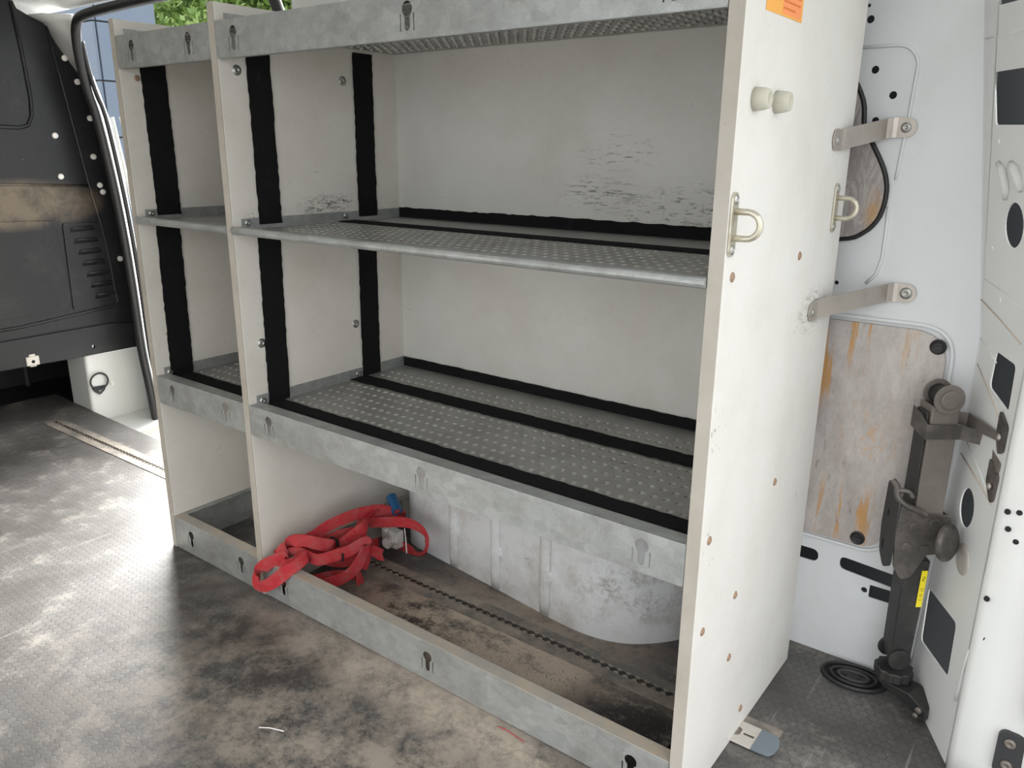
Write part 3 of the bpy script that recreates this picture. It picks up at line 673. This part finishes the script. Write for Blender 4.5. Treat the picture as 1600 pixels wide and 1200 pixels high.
# ================================================================ tie brackets from racking to wall
def tie(lb, y0, z0, x1, z1, y1=.5735):
    t = thing('tie_bracket', lb, 'bracket', (1.443, y0, z0))
    w2 = .0165
    pts = [(1.4435, y0 - .022, z0), (1.4435, y0 + .004, z0), (1.447, y0 + .012, z0 + .002), (x1 - .030, y1 - .010, z1 - .002), (x1 - .021, y1 - .0035, z1), (x1 - .014, y1 - .002, z1), (x1, y1 - .002, z1)]
    bm = B(); C = [Vector(p) for p in pts]; rows = []
    for i, p in enumerate(C):
        d = (C[min(i + 1, len(C) - 1)] - C[max(i - 1, 0)]).normalized(); n_ = d.cross(Vector((0, 0, 1))).normalized()
        rows.append([bm.verts.new(p + Vector((0, 0, a * w2)) + n_ * b * .0013) for a, b in ((-1, -1), (1, -1), (1, 1), (-1, 1))])
    for a, b in zip(rows, rows[1:]):
        for j in range(4): bm.faces.new((a[j], a[(j + 1) % 4], b[(j + 1) % 4], b[j]))
    bm.faces.new(rows[0]); bm.faces.new(rows[-1])
    # rounded ends
    cyl(bm, (x1, y1 - .0007, z1), (0, -1, 0), w2, .0026, 28); cyl(bm, (1.4422, y0 - .022, z0), (1, 0, 0), w2, .0026, 28)
    obj('strap', bm, BRK, t)
    screw(t, (x1, y1 - .0033, z1), (0, -1, 0), .0075 if z0 > .9 else .009); screw(t, (1.4448, y0 - .018, z0 - .002), (1, 0, 0), .006)
tie('upper metal strap bracket joining the racking end panel to the white wall', .432, 1.020, 1.510, 1.042)
tie('lower metal strap bracket with scuffed black marks, joining the racking to the wall', .408, .744, 1.548, .762)

# ================================================================ floor track, anchor, end piece
tk = thing('cargo_track', 'long recessed aluminium lashing track running under the racking along the floor', 'rail', (.1, .251, 0))
bm = B(); box(bm, (-1.26, .218, -.001), (1.508, .246, .0022)); box(bm, (-1.26, .260, -.001), (1.508, .286, .0022)); obj('track_body', bm, TRACK, tk, bevel=.0008)
bm = B(); box(bm, (-1.25, .246, .0002), (1.508, .260, .0006)); obj('track_groove', bm, JACKL, tk)
bm = B(); x = -1.24
while x < 1.39:
    for yc, sg, dx in ((.2465, 1, 0), (.2600, -1, .001)):
        v = [bm.verts.new(p) for p in ((x + dx, yc - sg * .002, .0024), (x + dx + .004, yc + sg * .0042, .0034), (x + dx + .010, yc + sg * .0042, .0034), (x + dx + .0140, yc - sg * .002, .0024))]
        u_ = [bm.verts.new((p.co.x, p.co.y, .0006)) for p in v]
        bm.faces.new(v); bm.faces.new(u_[::-1])
        for q in range(4): bm.faces.new((v[q], v[(q + 1) % 4], u_[(q + 1) % 4], u_[q]))
    x += .0205
obj('track_teeth', bm, TEETH, tk)
e_ = obj('track_end', plate([(1.38, .203), (1.478, .203), (1.478, .262), (1.38, .262)], [[(1.405, .229), (1.428, .229)] + [(1.440 + .013 * math.cos(a), .2325 + .013 * math.sin(a)) for a in [PI + .5 + (2 * PI - 1.0) * i / 16 for i in range(17)] if math.cos(a) < .9] + [(1.428, .236), (1.405, .236)], [(1.4545, .229), (1.474, .229), (1.474, .236), (1.4545, .236)]], .003, XY(.0045)), TRACKC, tk)
cpn = [(1.478, .203), (1.505, .205)] + [(1.503 + .014 * math.cos(a), .2325 + .028 * math.sin(a)) for a in [-PI / 2 + PI * i / 10 for i in range(1, 10)]] + [(1.505, .261), (1.478, .262)]
obj('end_cap', plate(cpn, [], .005, XY(.0045)), CAPM, tk, bevel=.0015)
bm = B(); t = thing('floor_anchor', 'black oval recessed lashing point in the floor below the jack', 'floor anchor', (1.566, .525, 0))
cx, cy = 1.566, .522; ang = math.radians(8)
def ov(rx, ry, z, n=40): return [(cx + rx * math.cos(a) * math.cos(ang) - ry * math.sin(a) * math.sin(ang), cy + rx * math.cos(a) * math.sin(ang) + ry * math.sin(a) * math.cos(ang), z) for a in [2 * PI * i / n for i in range(n)]]
obj('rim', tube(B(), ov(.058, .040, .003), .0055, 10, 0, True, (1, .6), (0, 0, 1)), BLKP, t, True)
obj('inner_ring', tube(B(), ov(.042, .026, .004), .004, 10, 0, True), BLKP, t, True)
bm = B(); bm.faces.new([bm.verts.new(p) for p in ov(.057, .039, .0012)]); obj('recess', bm, HOLE, t)
bm = B(); tube(bm, ov(.028, .015, .005, 24), .0035, 8, 0, True); obj('lashing_ring', bm, GREYP, t, True)
bm = B(); box(bm, (cx - .03, cy - .004, .001), (cx + .028, cy + .006, .007)); box(bm, (cx - .012, cy - .014, .001), (cx + .010, cy + .012, .006)); obj('cross_bar', bm, BLKP, t, bevel=.002)
# ring on the corner box
t = thing('lashing_ring', 'steel lashing ring hanging on the white corner box by the bulkhead', 'ring', (-1.284, .446, .08))
bm = B(); tube(bm, [(-1.272, .448 + .034 * math.cos(a), .112 + .032 * math.sin(a)) for a in [2 * PI * i / 32 for i in range(32)]], .0038, 8, 0, True); obj('ring', bm, GREYP, t, True)
obj('ring_plate', plate(rpoly([(.418, .092), (.476, .090), (.468, .072), (.450, .058), (.442, .058), (.425, .074)], .008), [], .006, YZ(-1.279)), GREYP, t, bevel=.002)
bm = B(); cyl(bm, (-1.277, .446, .075), (1, 0, 0), .007, .005, 14); obj('bolt', bm, BRK, t, True)
bm = B(); box(bm, (-1.286, .494, .080), (-1.279, .508, .100)); cyl(bm, (-1.280, .501, .088), (1, 0, 0), .005, .003, 12)
tag(obj('wall_clip', bm, WHT, None, bevel=.002), 'small white clip beside the lashing ring on the corner box', 'clip')

# ================================================================ scissor jack on the pillar
jk = thing('scissor_jack', 'folded black steel scissor jack with yellow label standing upright against the pillar', 'car jack', (1.65, .50, .03))
def frame(axis_a, axis_b, roll):
    a, b = Vector(axis_a), Vector(axis_b); d = (b - a).normalized(); u = Vector((math.cos(roll), math.sin(roll), 0)); u = (u - d * d.dot(u)).normalized(); v = d.cross(u); return a, b, d, u, v
def channel(a, b, wa_, wb_, dp, roll, th=.003, open_back=True):
    """U section: web facing the viewer with two flanks going back"""
    a, b, d, u, v = frame(a, b, roll); bm = B()
    if v.y < 0: v = -v
    L = (b - a).length
    def bx(u0a, u1a, u0b, u1b, v0, v1):
        vs_ = [bm.verts.new(p) for p in (a + u * u0a + v * v0, a + u * u1a + v * v0, a + u * u1a + v * v1, a + u * u0a + v * v1, b + u * u0b + v * v0, b + u * u1b + v * v0, b + u * u1b + v * v1, b + u * u0b + v * v1)]
        for f in ((3, 2, 1, 0), (4, 5, 6, 7), (0, 1, 5, 4), (1, 2, 6, 5), (2, 3, 7, 6), (3, 0, 4, 7)): bm.faces.new([vs_[i] for i in f])
    ha, hb = wa_ / 2, wb_ / 2
    bx(-ha, ha, -hb, hb, 0, th); bx(-ha, -ha + th, -hb, -hb + th, th, dp); bx(ha - th, ha, hb - th, hb, th, dp)
    return bm
PH = math.radians(36); RO = PH
NW = Vector((math.sin(PH), -math.cos(PH), 0)); UW = Vector((math.cos(PH), math.sin(PH), 0))   # web normal, web width direction
ua = obj('upper_arm', channel((1.652, .492, .36), (1.652, .492, .592), .050, .046, .046, RO), [JACKD], jk, bevel=.0015)
bm = plate(rpoly([(-.020, .36), (.020, .36), (.018, .58), (-.018, .58)], .004), [circ(0, .555, .0035, 10, .006)], .003, basis(Vector((1.652, .492, 0)) - UW * .0265 - NW * .024, -NW, (0, 0, 1)))
obj('upper_flank', bm, JACKL, jk, bevel=.0005)
obj('lower_arm', channel((1.648, .495, .30), (1.646, .495, .100), .044, .036, .040, RO), JACKL, jk, bevel=.0015)
for c, r_, th_, m_ in ((Vector((1.653, .489, .606)), .0255, .004, JACKD), (Vector((1.652, .492, .606)) - NW * .040, .0245, .004, JACKD)):
    bm = B(); cyl(bm, c, NW, r_, th_, 32); obj('top_disc', bm, m_, jk, bevel=.0008)
bm = B(); lathe(bm, Vector((1.653, .489, .606)) - NW * .0, NW, [(0, .016), (.007, .016), (.0085, .0145)], 28); obj('top_pin', bm, JACKD, jk, bevel=0)
bm = B(); lathe(bm, Vector((1.652, .492, .606)) - NW * .036, NW, [(0, .017), (.036, .017)], 24); obj('top_roller', bm, JACKL, jk, True)
HP = Vector((1.648, .482, .355))
JR = lambda off=0: basis(HP + NW * off, UW, (0, 0, 1))
bm = plate(rpoly([(-.046, .055), (-.036, .060), (-.012, .040), (.046, .036), (.048, -.022), (.026, -.036), (.012, -.036), (-.008, -.080), (-.026, -.086), (-.042, -.060), (-.047, .0)], .006), [], .004, JR())
hs = obj('housing', bm, JACK, jk, bevel=.001)
for x, z in ((-.016, .016), (-.024, -.022), (.008, -.026), (.018, .024)):
    bm = B(); lathe(bm, JR(.002) @ Vector((x, z, 0)), NW, [(-.002, .0095), (.0012, .0095), (.0018, .008)], 22); obj('rivet', bm, JACK, hs)
bm = B()
for cxx, bars in ((.026, 0), (.034, 1)):
    q = JR(.0024)
    def sb(x0, z0, x1, z1): bm.faces.new([bm.verts.new(q @ Vector((a, b, 0))) for a, b in ((x0, z0), (x1, z0), (x1, z1), (x0, z1))])
    sb(cxx - .002, -.002, cxx - .0012, .007); sb(cxx - .0012, -.002, cxx + .002, -.0012); sb(cxx - .0012, .0062, cxx + .002, .007)
    if bars: sb(cxx - .0012, .0022, cxx + .0015, .003)
obj('stamped_mark', bm, JACKL, hs)
# dark cheek on the left side of the housing, going back
bm = plate(rpoly([(-.004, .060), (.030, .090), (.046, .086), (.050, .0), (.044, -.050), (.022, -.074), (.0, -.060)], .008), [circ(.030, .030, .003, 10, .008), circ(.034, -.034, .0035, 10, .012)], .004, basis(HP - UW * .047 - NW * .001, -NW, (0, 0, 1)))
obj('side_cheek', bm, JACKL, jk, bevel=.001)
g = lambda a, b, c: HP + UW * a - NW * b + Vector((0, 0, c))
bm = B(); cpt = catmull([g(-.050, .030, .092), g(-.046, .020, .084), g(-.048, .008, .070), g(-.036, .0, .058), g(-.016, -.003, .050), g(.0, -.002, .040)], 7)
tube(bm, cpt, .0055, 10); obj('claw', bm, JACK, jk, True)
bm = B(); tube(bm, catmull([g(-.046, .014, .080), g(-.030, .008, .080), g(-.024, .004, .070)], 6), .0045, 8); obj('claw_tip', bm, JACK, jk, True)
bm = B(); q = [g(.002, .0, .040), g(.046, .0, .036), g(.046, .040, .036), g(.040, .042, .038), g(.040, .004, .039), g(.002, .004, .042)]
va = [bm.verts.new(p) for p in q]; vb = [bm.verts.new(p - Vector((0, 0, .004))) for p in q]
bm.faces.new(va); bm.faces.new(vb[::-1])
for i in range(6): bm.faces.new((va[i], va[(i + 1) % 6], vb[(i + 1) % 6], vb[i]))
obj('housing_fold', bm, JACK, jk)
bm = B(); lathe(bm, (1.679, .466, .362), (.93, -.28, .12), [(0, .012), (.003, .024), (.006, .031), (.011, .034), (.016, .032), (.020, .026), (.022, .010)], 30); obj('drive_knob', bm, JACK, jk, True)
bm = B(); cyl(bm, g(-.045, .022, .002), UW, .007, .095, 14); obj('spindle', bm, JACKL, jk, True)
# yellow label on the right edge of the lower arm
q0 = Vector((1.648, .495, .295)) + NW * .0008
def lpt(t_, u_, o_=0): return q0 + Vector((-.002 * t_ / .2, 0, -t_)) + UW * u_ + NW * o_
def patch(bm, t0, t1, u0, u1, o_, th_):
    a_ = [bm.verts.new(lpt(*p, o_)) for p in ((t0, u0), (t0, u1), (t1, u1), (t1, u0))]; b_ = [bm.verts.new(lpt(*p, o_ - th_)) for p in ((t0, u0), (t0, u1), (t1, u1), (t1, u0))]
    bm.faces.new(a_); bm.faces.new(b_[::-1])
    for i in range(4): bm.faces.new((a_[i], a_[(i + 1) % 4], b_[(i + 1) % 4], b_[i]))
bm = B(); patch(bm, .014, .088, .009, .0195, .0006, .0006); lb_ = obj('yellow_label', bm, YEL, jk); lab(lb_, 'bright yellow label')
bm = B()
for t0, t1, u0, u1 in ((.026, .0268, .0125, .0165), (.026, .030, .0157, .0165), (.0296, .0304, .0125, .0165), (.030, .034, .0125, .0133), (.0335, .0343, .0125, .0165),
                       (.050, .0508, .011, .018), (.054, .0548, .013, .017), (.062, .0628, .012, .0175), (.066, .0668, .012, .016), (.073, .0738, .0125, .017)):
    patch(bm, t0, t1, u0, u1, .0009, .0003)
obj('label_print', bm, BLKP, lb_)
# foot
bm = B(); cyl(bm, Vector((1.644, .491, .096)), NW, .0205, .005, 30); obj('foot_disc', bm, JACKL, jk, bevel=.001)
bm = B(); cyl(bm, Vector((1.644, .491, .096)) - NW * .046, NW, .0205, .005, 30); obj('foot_disc', bm, JACKL, jk, bevel=.001)
bm = B(); cyl(bm, Vector((1.644, .491, .096)) - NW * .044, NW, .013, .044, 20); obj('foot_pivot', bm, JACKL, jk)
bm = B(); n = 48; r0 = []
for zz, rr in ((.050, .031), (.052, .033), (.068, .033), (.070, .031)):
    r0.append([bm.verts.new((1.636 + (rr + .0018 * math.cos(12 * 2 * PI * i / n)) * math.cos(2 * PI * i / n), .506 + (rr + .0018 * math.cos(12 * 2 * PI * i / n)) * math.sin(2 * PI * i / n), zz)) for i in range(n)])
for a, b in zip(r0, r0[1:]):
    for i in range(n): bm.faces.new((a[i], a[(i + 1) % n], b[(i + 1) % n], b[i]))
bm.faces.new(r0[0][::-1]); bm.faces.new(r0[-1]); obj('foot_knob', bm, JACKL, jk)
# bracket the jack sits in, and the strap bracket that holds it
t = thing('jack_foot_bracket', 'black steel foot bracket on the pillar under the jack', 'bracket', (1.67, .50, .03))
bm = B(); v_ = [(1.608, .488, .046), (1.672, .466, .049), (1.704, .452, .034), (1.706, .456, .010), (1.696, .458, .008), (1.672, .468, .022), (1.628, .486, .030)]
w_ = [(x + .012, y + .045, z) for x, y, z in v_]
va = [bm.verts.new(p) for p in v_]; vb = [bm.verts.new(p) for p in w_]
bm.faces.new(va); bm.faces.new(vb[::-1])
for i in range(7): bm.faces.new((va[i], va[(i + 1) % 7], vb[(i + 1) % 7], vb[i]))
obj('foot_plate', bm, JACKL, t, bevel=.002)
bm = B(); cyl(bm, (1.694, .4575, .030), (-.3, -1, 0), .006, .005, 12); cyl(bm, (1.690, .459, .016), (-.3, -1, 0), .005, .004, 12); obj('bolt', bm, JACKD, t, True)
t = thing('jack_strap_bracket', 'grey steel strap bracket gripping the upper arm of the jack', 'bracket', (1.70, .47, .54))
bm = B()
def strap(pts, w2, th, bm):
    C = [Vector(p) for p in pts]; rows = []
    for i, p in enumerate(C):
        d = (C[min(i + 1, len(C) - 1)] - C[max(i - 1, 0)]).normalized(); n_ = d.cross(Vector((0, 0, 1))).normalized()
        w_ = w2[i] if isinstance(w2, (list, tuple)) else w2
        rows.append([bm.verts.new(p + Vector((0, 0, a * w_)) + n_ * b * th) for a, b in ((-1, -1), (1, -1), (1, 1), (-1, 1))])
    for a, b in zip(rows, rows[1:]):
        for j in range(4): bm.faces.new((a[j], a[(j + 1) % 4], b[(j + 1) % 4], b[j]))
    bm.faces.new(rows[0]); bm.faces.new(rows[-1])
c0 = Vector((1.652, .492, .548))
e1 = c0 - UW * .030 - NW * .050 + Vector((0, 0, .012)); e2 = c0 - UW * .030 + NW * .004; e3 = c0 + UW * .028 + NW * .004; e4 = e3 + Vector((.028, .006, -.004))
strap([e1, (e1 + e2) / 2 + Vector((0, 0, .002)), e2, (e2 + e3) / 2, e3, e4], [.018, .018, .0135, .0125, .0125, .0125], .0013, bm)
obj('clamp_strap', bm, JACK, t)
bm = B(); strap([e4, e4 + Vector((.012, -.010, -.004)), pp(.205, .525, .004)], [.0125, .012, .008], .0013, bm); strap([c0 + UW * .03 - NW * .03 + Vector((0, 0, .016)), c0 + UW * .05 - NW * .02 + Vector((0, 0, .015)), pp(.19, .570, .004)], [.010, .012, .006], .0013, bm); obj('arm', bm, JACKD, t)
for s0, z0, s1_, z1 in ((.176, .612, .208, .552), (.172, .530, .212, .470)):
    obj('fixing_plate', plate(rpoly([(s0, z0), (s1_, z0 - .018), (s1_, z1), (s1_ - .014, z1 - .008), (s0, z1 + .02)], .006), [], .004, basis(pp(s0, 0, .004) + Vector((lean2(.55) , 0, 0)) - dd * comp(.55) - dd * s0, dd, (0, 0, 1))), JACK, t, bevel=.001)
    bm = B(); lathe(bm, pp((s0 + s1_) / 2, (z0 + z1) / 2 - .01, .005), PN, [(0, .006), (.003, .006), (.005, .003)], 12); obj('bolt', bm, BRK, t, True)
# blanking dish low on the pillar beside the jack
bm = B(); lathe(bm, pp(.138, .335, .001), PN, [(0, .028), (.002, .027), (.003, .018)], 28); tag(obj('blanking_cap', bm, TRACKC, None, True), 'round beige blanking cap low on the pillar right of the jack', 'cap')
# rear door striker plate
t = thing('striker_plate', 'black rounded plate with two bolts on the white rear post', 'plate', (1.85, .34, .09))
bm = plate(rrect(1.819, .052, 1.91, .132, .012, 6), [], .010, XZ(.3415)); pl_ = obj('plate', bm, GREYP, t, bevel=.004, seg=3)
for x, z in ((1.836, .114), (1.837, .074)):
    bm = B(); lathe(bm, (x, .3365, z), (0, -1, 0), [(0, .0085), (.002, .0085), (.004, .006), (.004, .003), (.002, .0028)], 20); obj('bolt', bm, JACKD, t, True)

# ================================================================ red strap
SD = {
'a': [(0.399, 0.03, 0.092), (0.406, 0.07, 0.103), (0.433, 0.11, 0.12), (0.448, 0.14, 0.138), (0.46, 0.18, 0.146), (0.468, 0.23, 0.145), (0.476, 0.28, 0.136), (0.488, 0.31, 0.121), (0.501, 0.33, 0.108)],
'b': [(0.467, 0.26, 0.107), (0.494, 0.28, 0.107), (0.527, 0.3, 0.11), (0.564, 0.31, 0.112), (0.605, 0.31, 0.105), (0.625, 0.3, 0.086), (0.606, 0.3, 0.052), (0.542, 0.32, 0.032), (0.457, 0.34, 0.019)],
'c': [(0.472, 0.27, 0.135), (0.472, 0.24, 0.121), (0.478, 0.22, 0.105), (0.502, 0.2, 0.091), (0.509, 0.2, 0.064), (0.51, 0.2, 0.043), (0.508, 0.19, 0.024)],
'd': [(0.472, 0.06, 0.03), (0.502, 0.08, 0.03), (0.524, 0.11, 0.035), (0.538, 0.14, 0.05), (0.545, 0.16, 0.075), (0.543, 0.18, 0.102)],
'e': [(0.422, 0.05, 0.103), (0.436, 0.09, 0.104), (0.444, 0.14, 0.097), (0.459, 0.17, 0.104), (0.474, 0.2, 0.104)],
'e2': [(0.45, 0.09, 0.09), (0.475, 0.12, 0.095), (0.49, 0.15, 0.10), (0.50, 0.18, 0.115), (0.51, 0.21, 0.13)],
'e3': [(0.421, 0.1, 0.081), (0.452, 0.13, 0.053), (0.49, 0.16, 0.049), (0.523, 0.18, 0.081), (0.476, 0.28, 0.042)],
'f': [(0.444, 0.02, 0.085), (0.449, 0.03, 0.11), (0.474, 0.045, 0.115), (0.505, 0.065, 0.10), (0.520, 0.10, 0.10), (0.530, 0.14, 0.10), (0.54, 0.17, 0.11)],
'g': [(0.495, 0.12, 0.105), (0.490, 0.08, 0.130), (0.475, 0.05, 0.145), (0.452, 0.035, 0.138), (0.440, 0.02, 0.119), (0.441, 0.015, 0.102), (0.466, 0.01, 0.098), (0.488, 0.02, 0.107), (0.503, 0.04, 0.120)],
'h': [(0.458, 0.02, 0.115), (0.439, 0.0, 0.105), (0.417, -0.015, 0.089), (0.396, -0.02, 0.063), (0.397, -0.026, 0.046), (0.427, -0.03, 0.047), (0.455, -0.02, 0.065), (0.490, -0.01, 0.098), (0.505, 0.01, 0.112)]}
UP = (0, -.25, 1)
WD = {'a': [UP] * 9, 'b': [UP] * 4 + [(0.2, -.3, 1), (1, -.5, .5), (.6, -.8, .6), UP, UP], 'c': [(.9, .45, .2)] * 7, 'd': [UP] * 6, 'e': [UP] * 5, 'e2': [UP] * 5,
      'e3': [UP] * 5, 'f': [(1, .2, .1), (.8, .1, .8), UP, UP, UP, UP, UP], 'g': [UP, UP, (.3, .2, 1), (.5, .3, 1), (1, .5, .3), (1, .5, .1), (.3, -.2, 1), UP, UP], 'h': [UP, UP, UP, (.9, 0, .5), (1, 0, .4), (.3, -.2, 1), UP, UP, UP]}
rs = thing('ratchet_strap', 'tangled red webbing ratchet strap dumped in the lower bay and over the foot rail', 'strap', (.50, .15, 0))
SD['a'] = [(x + .006, y, z) for x, y, z in SD['a']]
def rv(k_): return SD[k_][::-1], WD[k_][::-1]
def fw(k_): return SD[k_], WD[k_]
for chain in ((fw('h'), rv('g'), fw('e2'), fw('c')), (fw('f'), rv('d')), (rv('e'), fw('a'), fw('b')), (fw('e3'),)):
    P_, W_ = [], []
    for a_, b_ in chain: P_ += list(a_); W_ += list(b_)
    obj('webbing', ribbon(B(), P_, .031, .0022, W_, 8), RED, rs, True).modifiers.new('es', 'EDGE_SPLIT').split_angle = .9
# flat ends of webbing on the floor and stitched black tags
bm = B(); ribbon(bm, [(.47, .27, .020), (.50, .25, .030), (.53, .24, .045), (.52, .21, .07)], .028, .0022, [UP] * 4); obj('webbing', bm, RED, rs)
bm = B(); ribbon(bm, [(.43, .03, .04), (.45, .08, .02), (.48, .14, .018), (.53, .17, .018), (.55, .14, .03)], .028, .0022, [UP] * 5); obj('webbing', bm, RED, rs)
bm = B(); box(bm, (.505, .118, .080), (.530, .121, .100)); box(bm, (.470, .135, .100), (.495, .138, .118)); obj('stitched_tag', bm, BLKP, rs)
bm = B(); box(bm, (.47, .30, .030), (.52, .325, .075)); box(bm, (.478, .29, .05), (.492, .30, .082)); cyl(bm, (.50, .30, .05), (.2, -1, 0), .014, .02, 16); tube(bm, [(.55, .30, .10), (.553, .30, .07), (.565, .29, .04)], .002, 6)
obj('ratchet_buckle', bm, FILM, rs, bevel=.003)
bm = B(); lathe(bm, (.470, .335, .150), (.75, -.35, -.45), [(0, .013), (.05, .014), (.05, .010), (.04, .010)], 20); tag(obj('plastic_tube', bm, BLUE, None), 'short blue plastic tube poking up behind the red strap', 'tube')

# ================================================================ crumbs and thread
bm = B()
def crumb(x, y, s):
    h_ = [Vector((random.uniform(-1, 1), random.uniform(-1, 1), 0)) * s for _ in range(3)]; z = .0005
    v = [bm.verts.new((x + q.x, y + q.y, z)) for q in h_]; tp = bm.verts.new((x, y, z + s * .9))
    for i in range(3): bm.faces.new((v[i], v[(i + 1) % 3], tp))
for _ in range(2600):
    x = random.gauss(.95, .22); y = random.gauss(.13, .05)
    if .42 < x < 1.38 and .035 < y < .31: crumb(x, y, random.uniform(.0006, .0022))
for _ in range(1500):
    x = random.gauss(1.0, .4); y = -abs(random.gauss(0, .12)) - .006
    if x < 1.9: crumb(x, y, random.uniform(.0004, .0015))
for _ in range(400): crumb(random.uniform(1.45, 1.64), random.uniform(.1, .45), random.uniform(.0004, .0014))
tag(obj('sawdust', bm, CRUMB), 'pale sawdust and grit scattered on the floor in the lower bay', 'sawdust', kind='stuff')
bm = B(); tube(bm, catmull([(1.095, -.018, .0015), (1.115, -.0165, .002), (1.135, -.018, .0015), (1.155, -.021, .0015)]), .0008, 5); tag(obj('thread', bm, RED, None, True), 'thin red thread lying on the floor in front of the foot rail', 'thread')

bm = B(); tube(bm, [(.757, -.283, .0015), (.775, -.272, .0022), (.800, -.262, .0015)], .0011, 6); tag(obj('straw', bm, WHT, None, True), 'thin pale straw lying on the bare floor in front of the racking', 'straw')
# ================================================================ OUTSIDE
bm = B(); box(bm, (-30, -30, -.60), (30, 30, -.55)); struct(obj('ground', bm, ASPH))
t = thing('clad_building', 'blue-grey panel clad building beyond the side door opening', 'building', (-9, 3.4, -.55))
bm = B(); box(bm, (-16, 3.25, -.55), (-6.48, 3.87, 2.74)); obj('wall', bm, BLKP, t)
bm = B(); zs = [-.54, .02, .555, 1.09, 1.625, 2.17, 2.75]; xs_ = [-16, -14.5, -12.9, -11.3, -9.7, -8.1, -6.45]
for a, b in zip(xs_, xs_[1:]):
    for c, d_ in zip(zs, zs[1:]): box(bm, (a + .012, 3.22, c + .008), (b - .012, 3.249, d_ - .008))
obj('cladding', bm, FACADE, t)
bm = B()
for c, d_ in zip(zs, zs[1:]): box(bm, (-6.479, 3.262, c + .008), (-6.45, 3.87, d_ - .008))
obj('end_cladding', bm, FACADE, t)
def tree(lb, x, y, h, seed, R=1.5, n=12000):
    rnd = random.Random(seed); t = thing('broadleaf_tree', lb, 'tree', (x, y, -.55), 'trees beyond the door opening')
    bm = B(); tube(bm, catmull([(x, y, -.55), (x + .1, y, .8), (x - .1, y + .1, 1.8), (x + .15, y, 3.2)], 5), .09, 8)
    for _ in range(7):
        a = rnd.uniform(0, 2 * PI); z0 = rnd.uniform(.8, 2.4); tube(bm, catmull([(x, y, z0), (x + .5 * math.cos(a), y + .5 * math.sin(a), z0 + .5), (x + 1.1 * math.cos(a), y + 1.1 * math.sin(a), z0 + 1.1)], 4), .035, 6)
    obj('trunk', bm, BARK, t, True)
    bm = B()
    cl = [(rnd.gauss(0, R * .5), rnd.gauss(0, R * .4), rnd.uniform(-1.5, 1.2), rnd.uniform(.4, .7)) for _ in range(34)]
    for _ in range(n):
        c = rnd.choice(cl); p = Vector((x + max(-1.1, min(1.1, c[0])), y + c[1], h + c[2])) + Vector((rnd.gauss(0, 1), rnd.gauss(0, 1), rnd.gauss(0, 1))) * c[3] * .45
        u = Vector((rnd.uniform(-1, 1), rnd.uniform(-1, 1), rnd.uniform(-1, 1))).normalized(); v = u.orthogonal().normalized(); s = rnd.uniform(.05, .09)
        bm.faces.new([bm.verts.new(q) for q in (p - u * s, p + v * s * .45, p + u * s, p - v * s * .45)])
    obj('foliage', bm, LEAF, t)
tree('leafy green tree beside the corner of the clad building', -13.4, 8.5, 3.3, 1)
tree('leafy green tree in the middle of the opening view', -11.3, 8.1, 3.2, 2)
tree('leafy green tree farthest right above the racking', -9.2, 7.8, 3.1, 3)
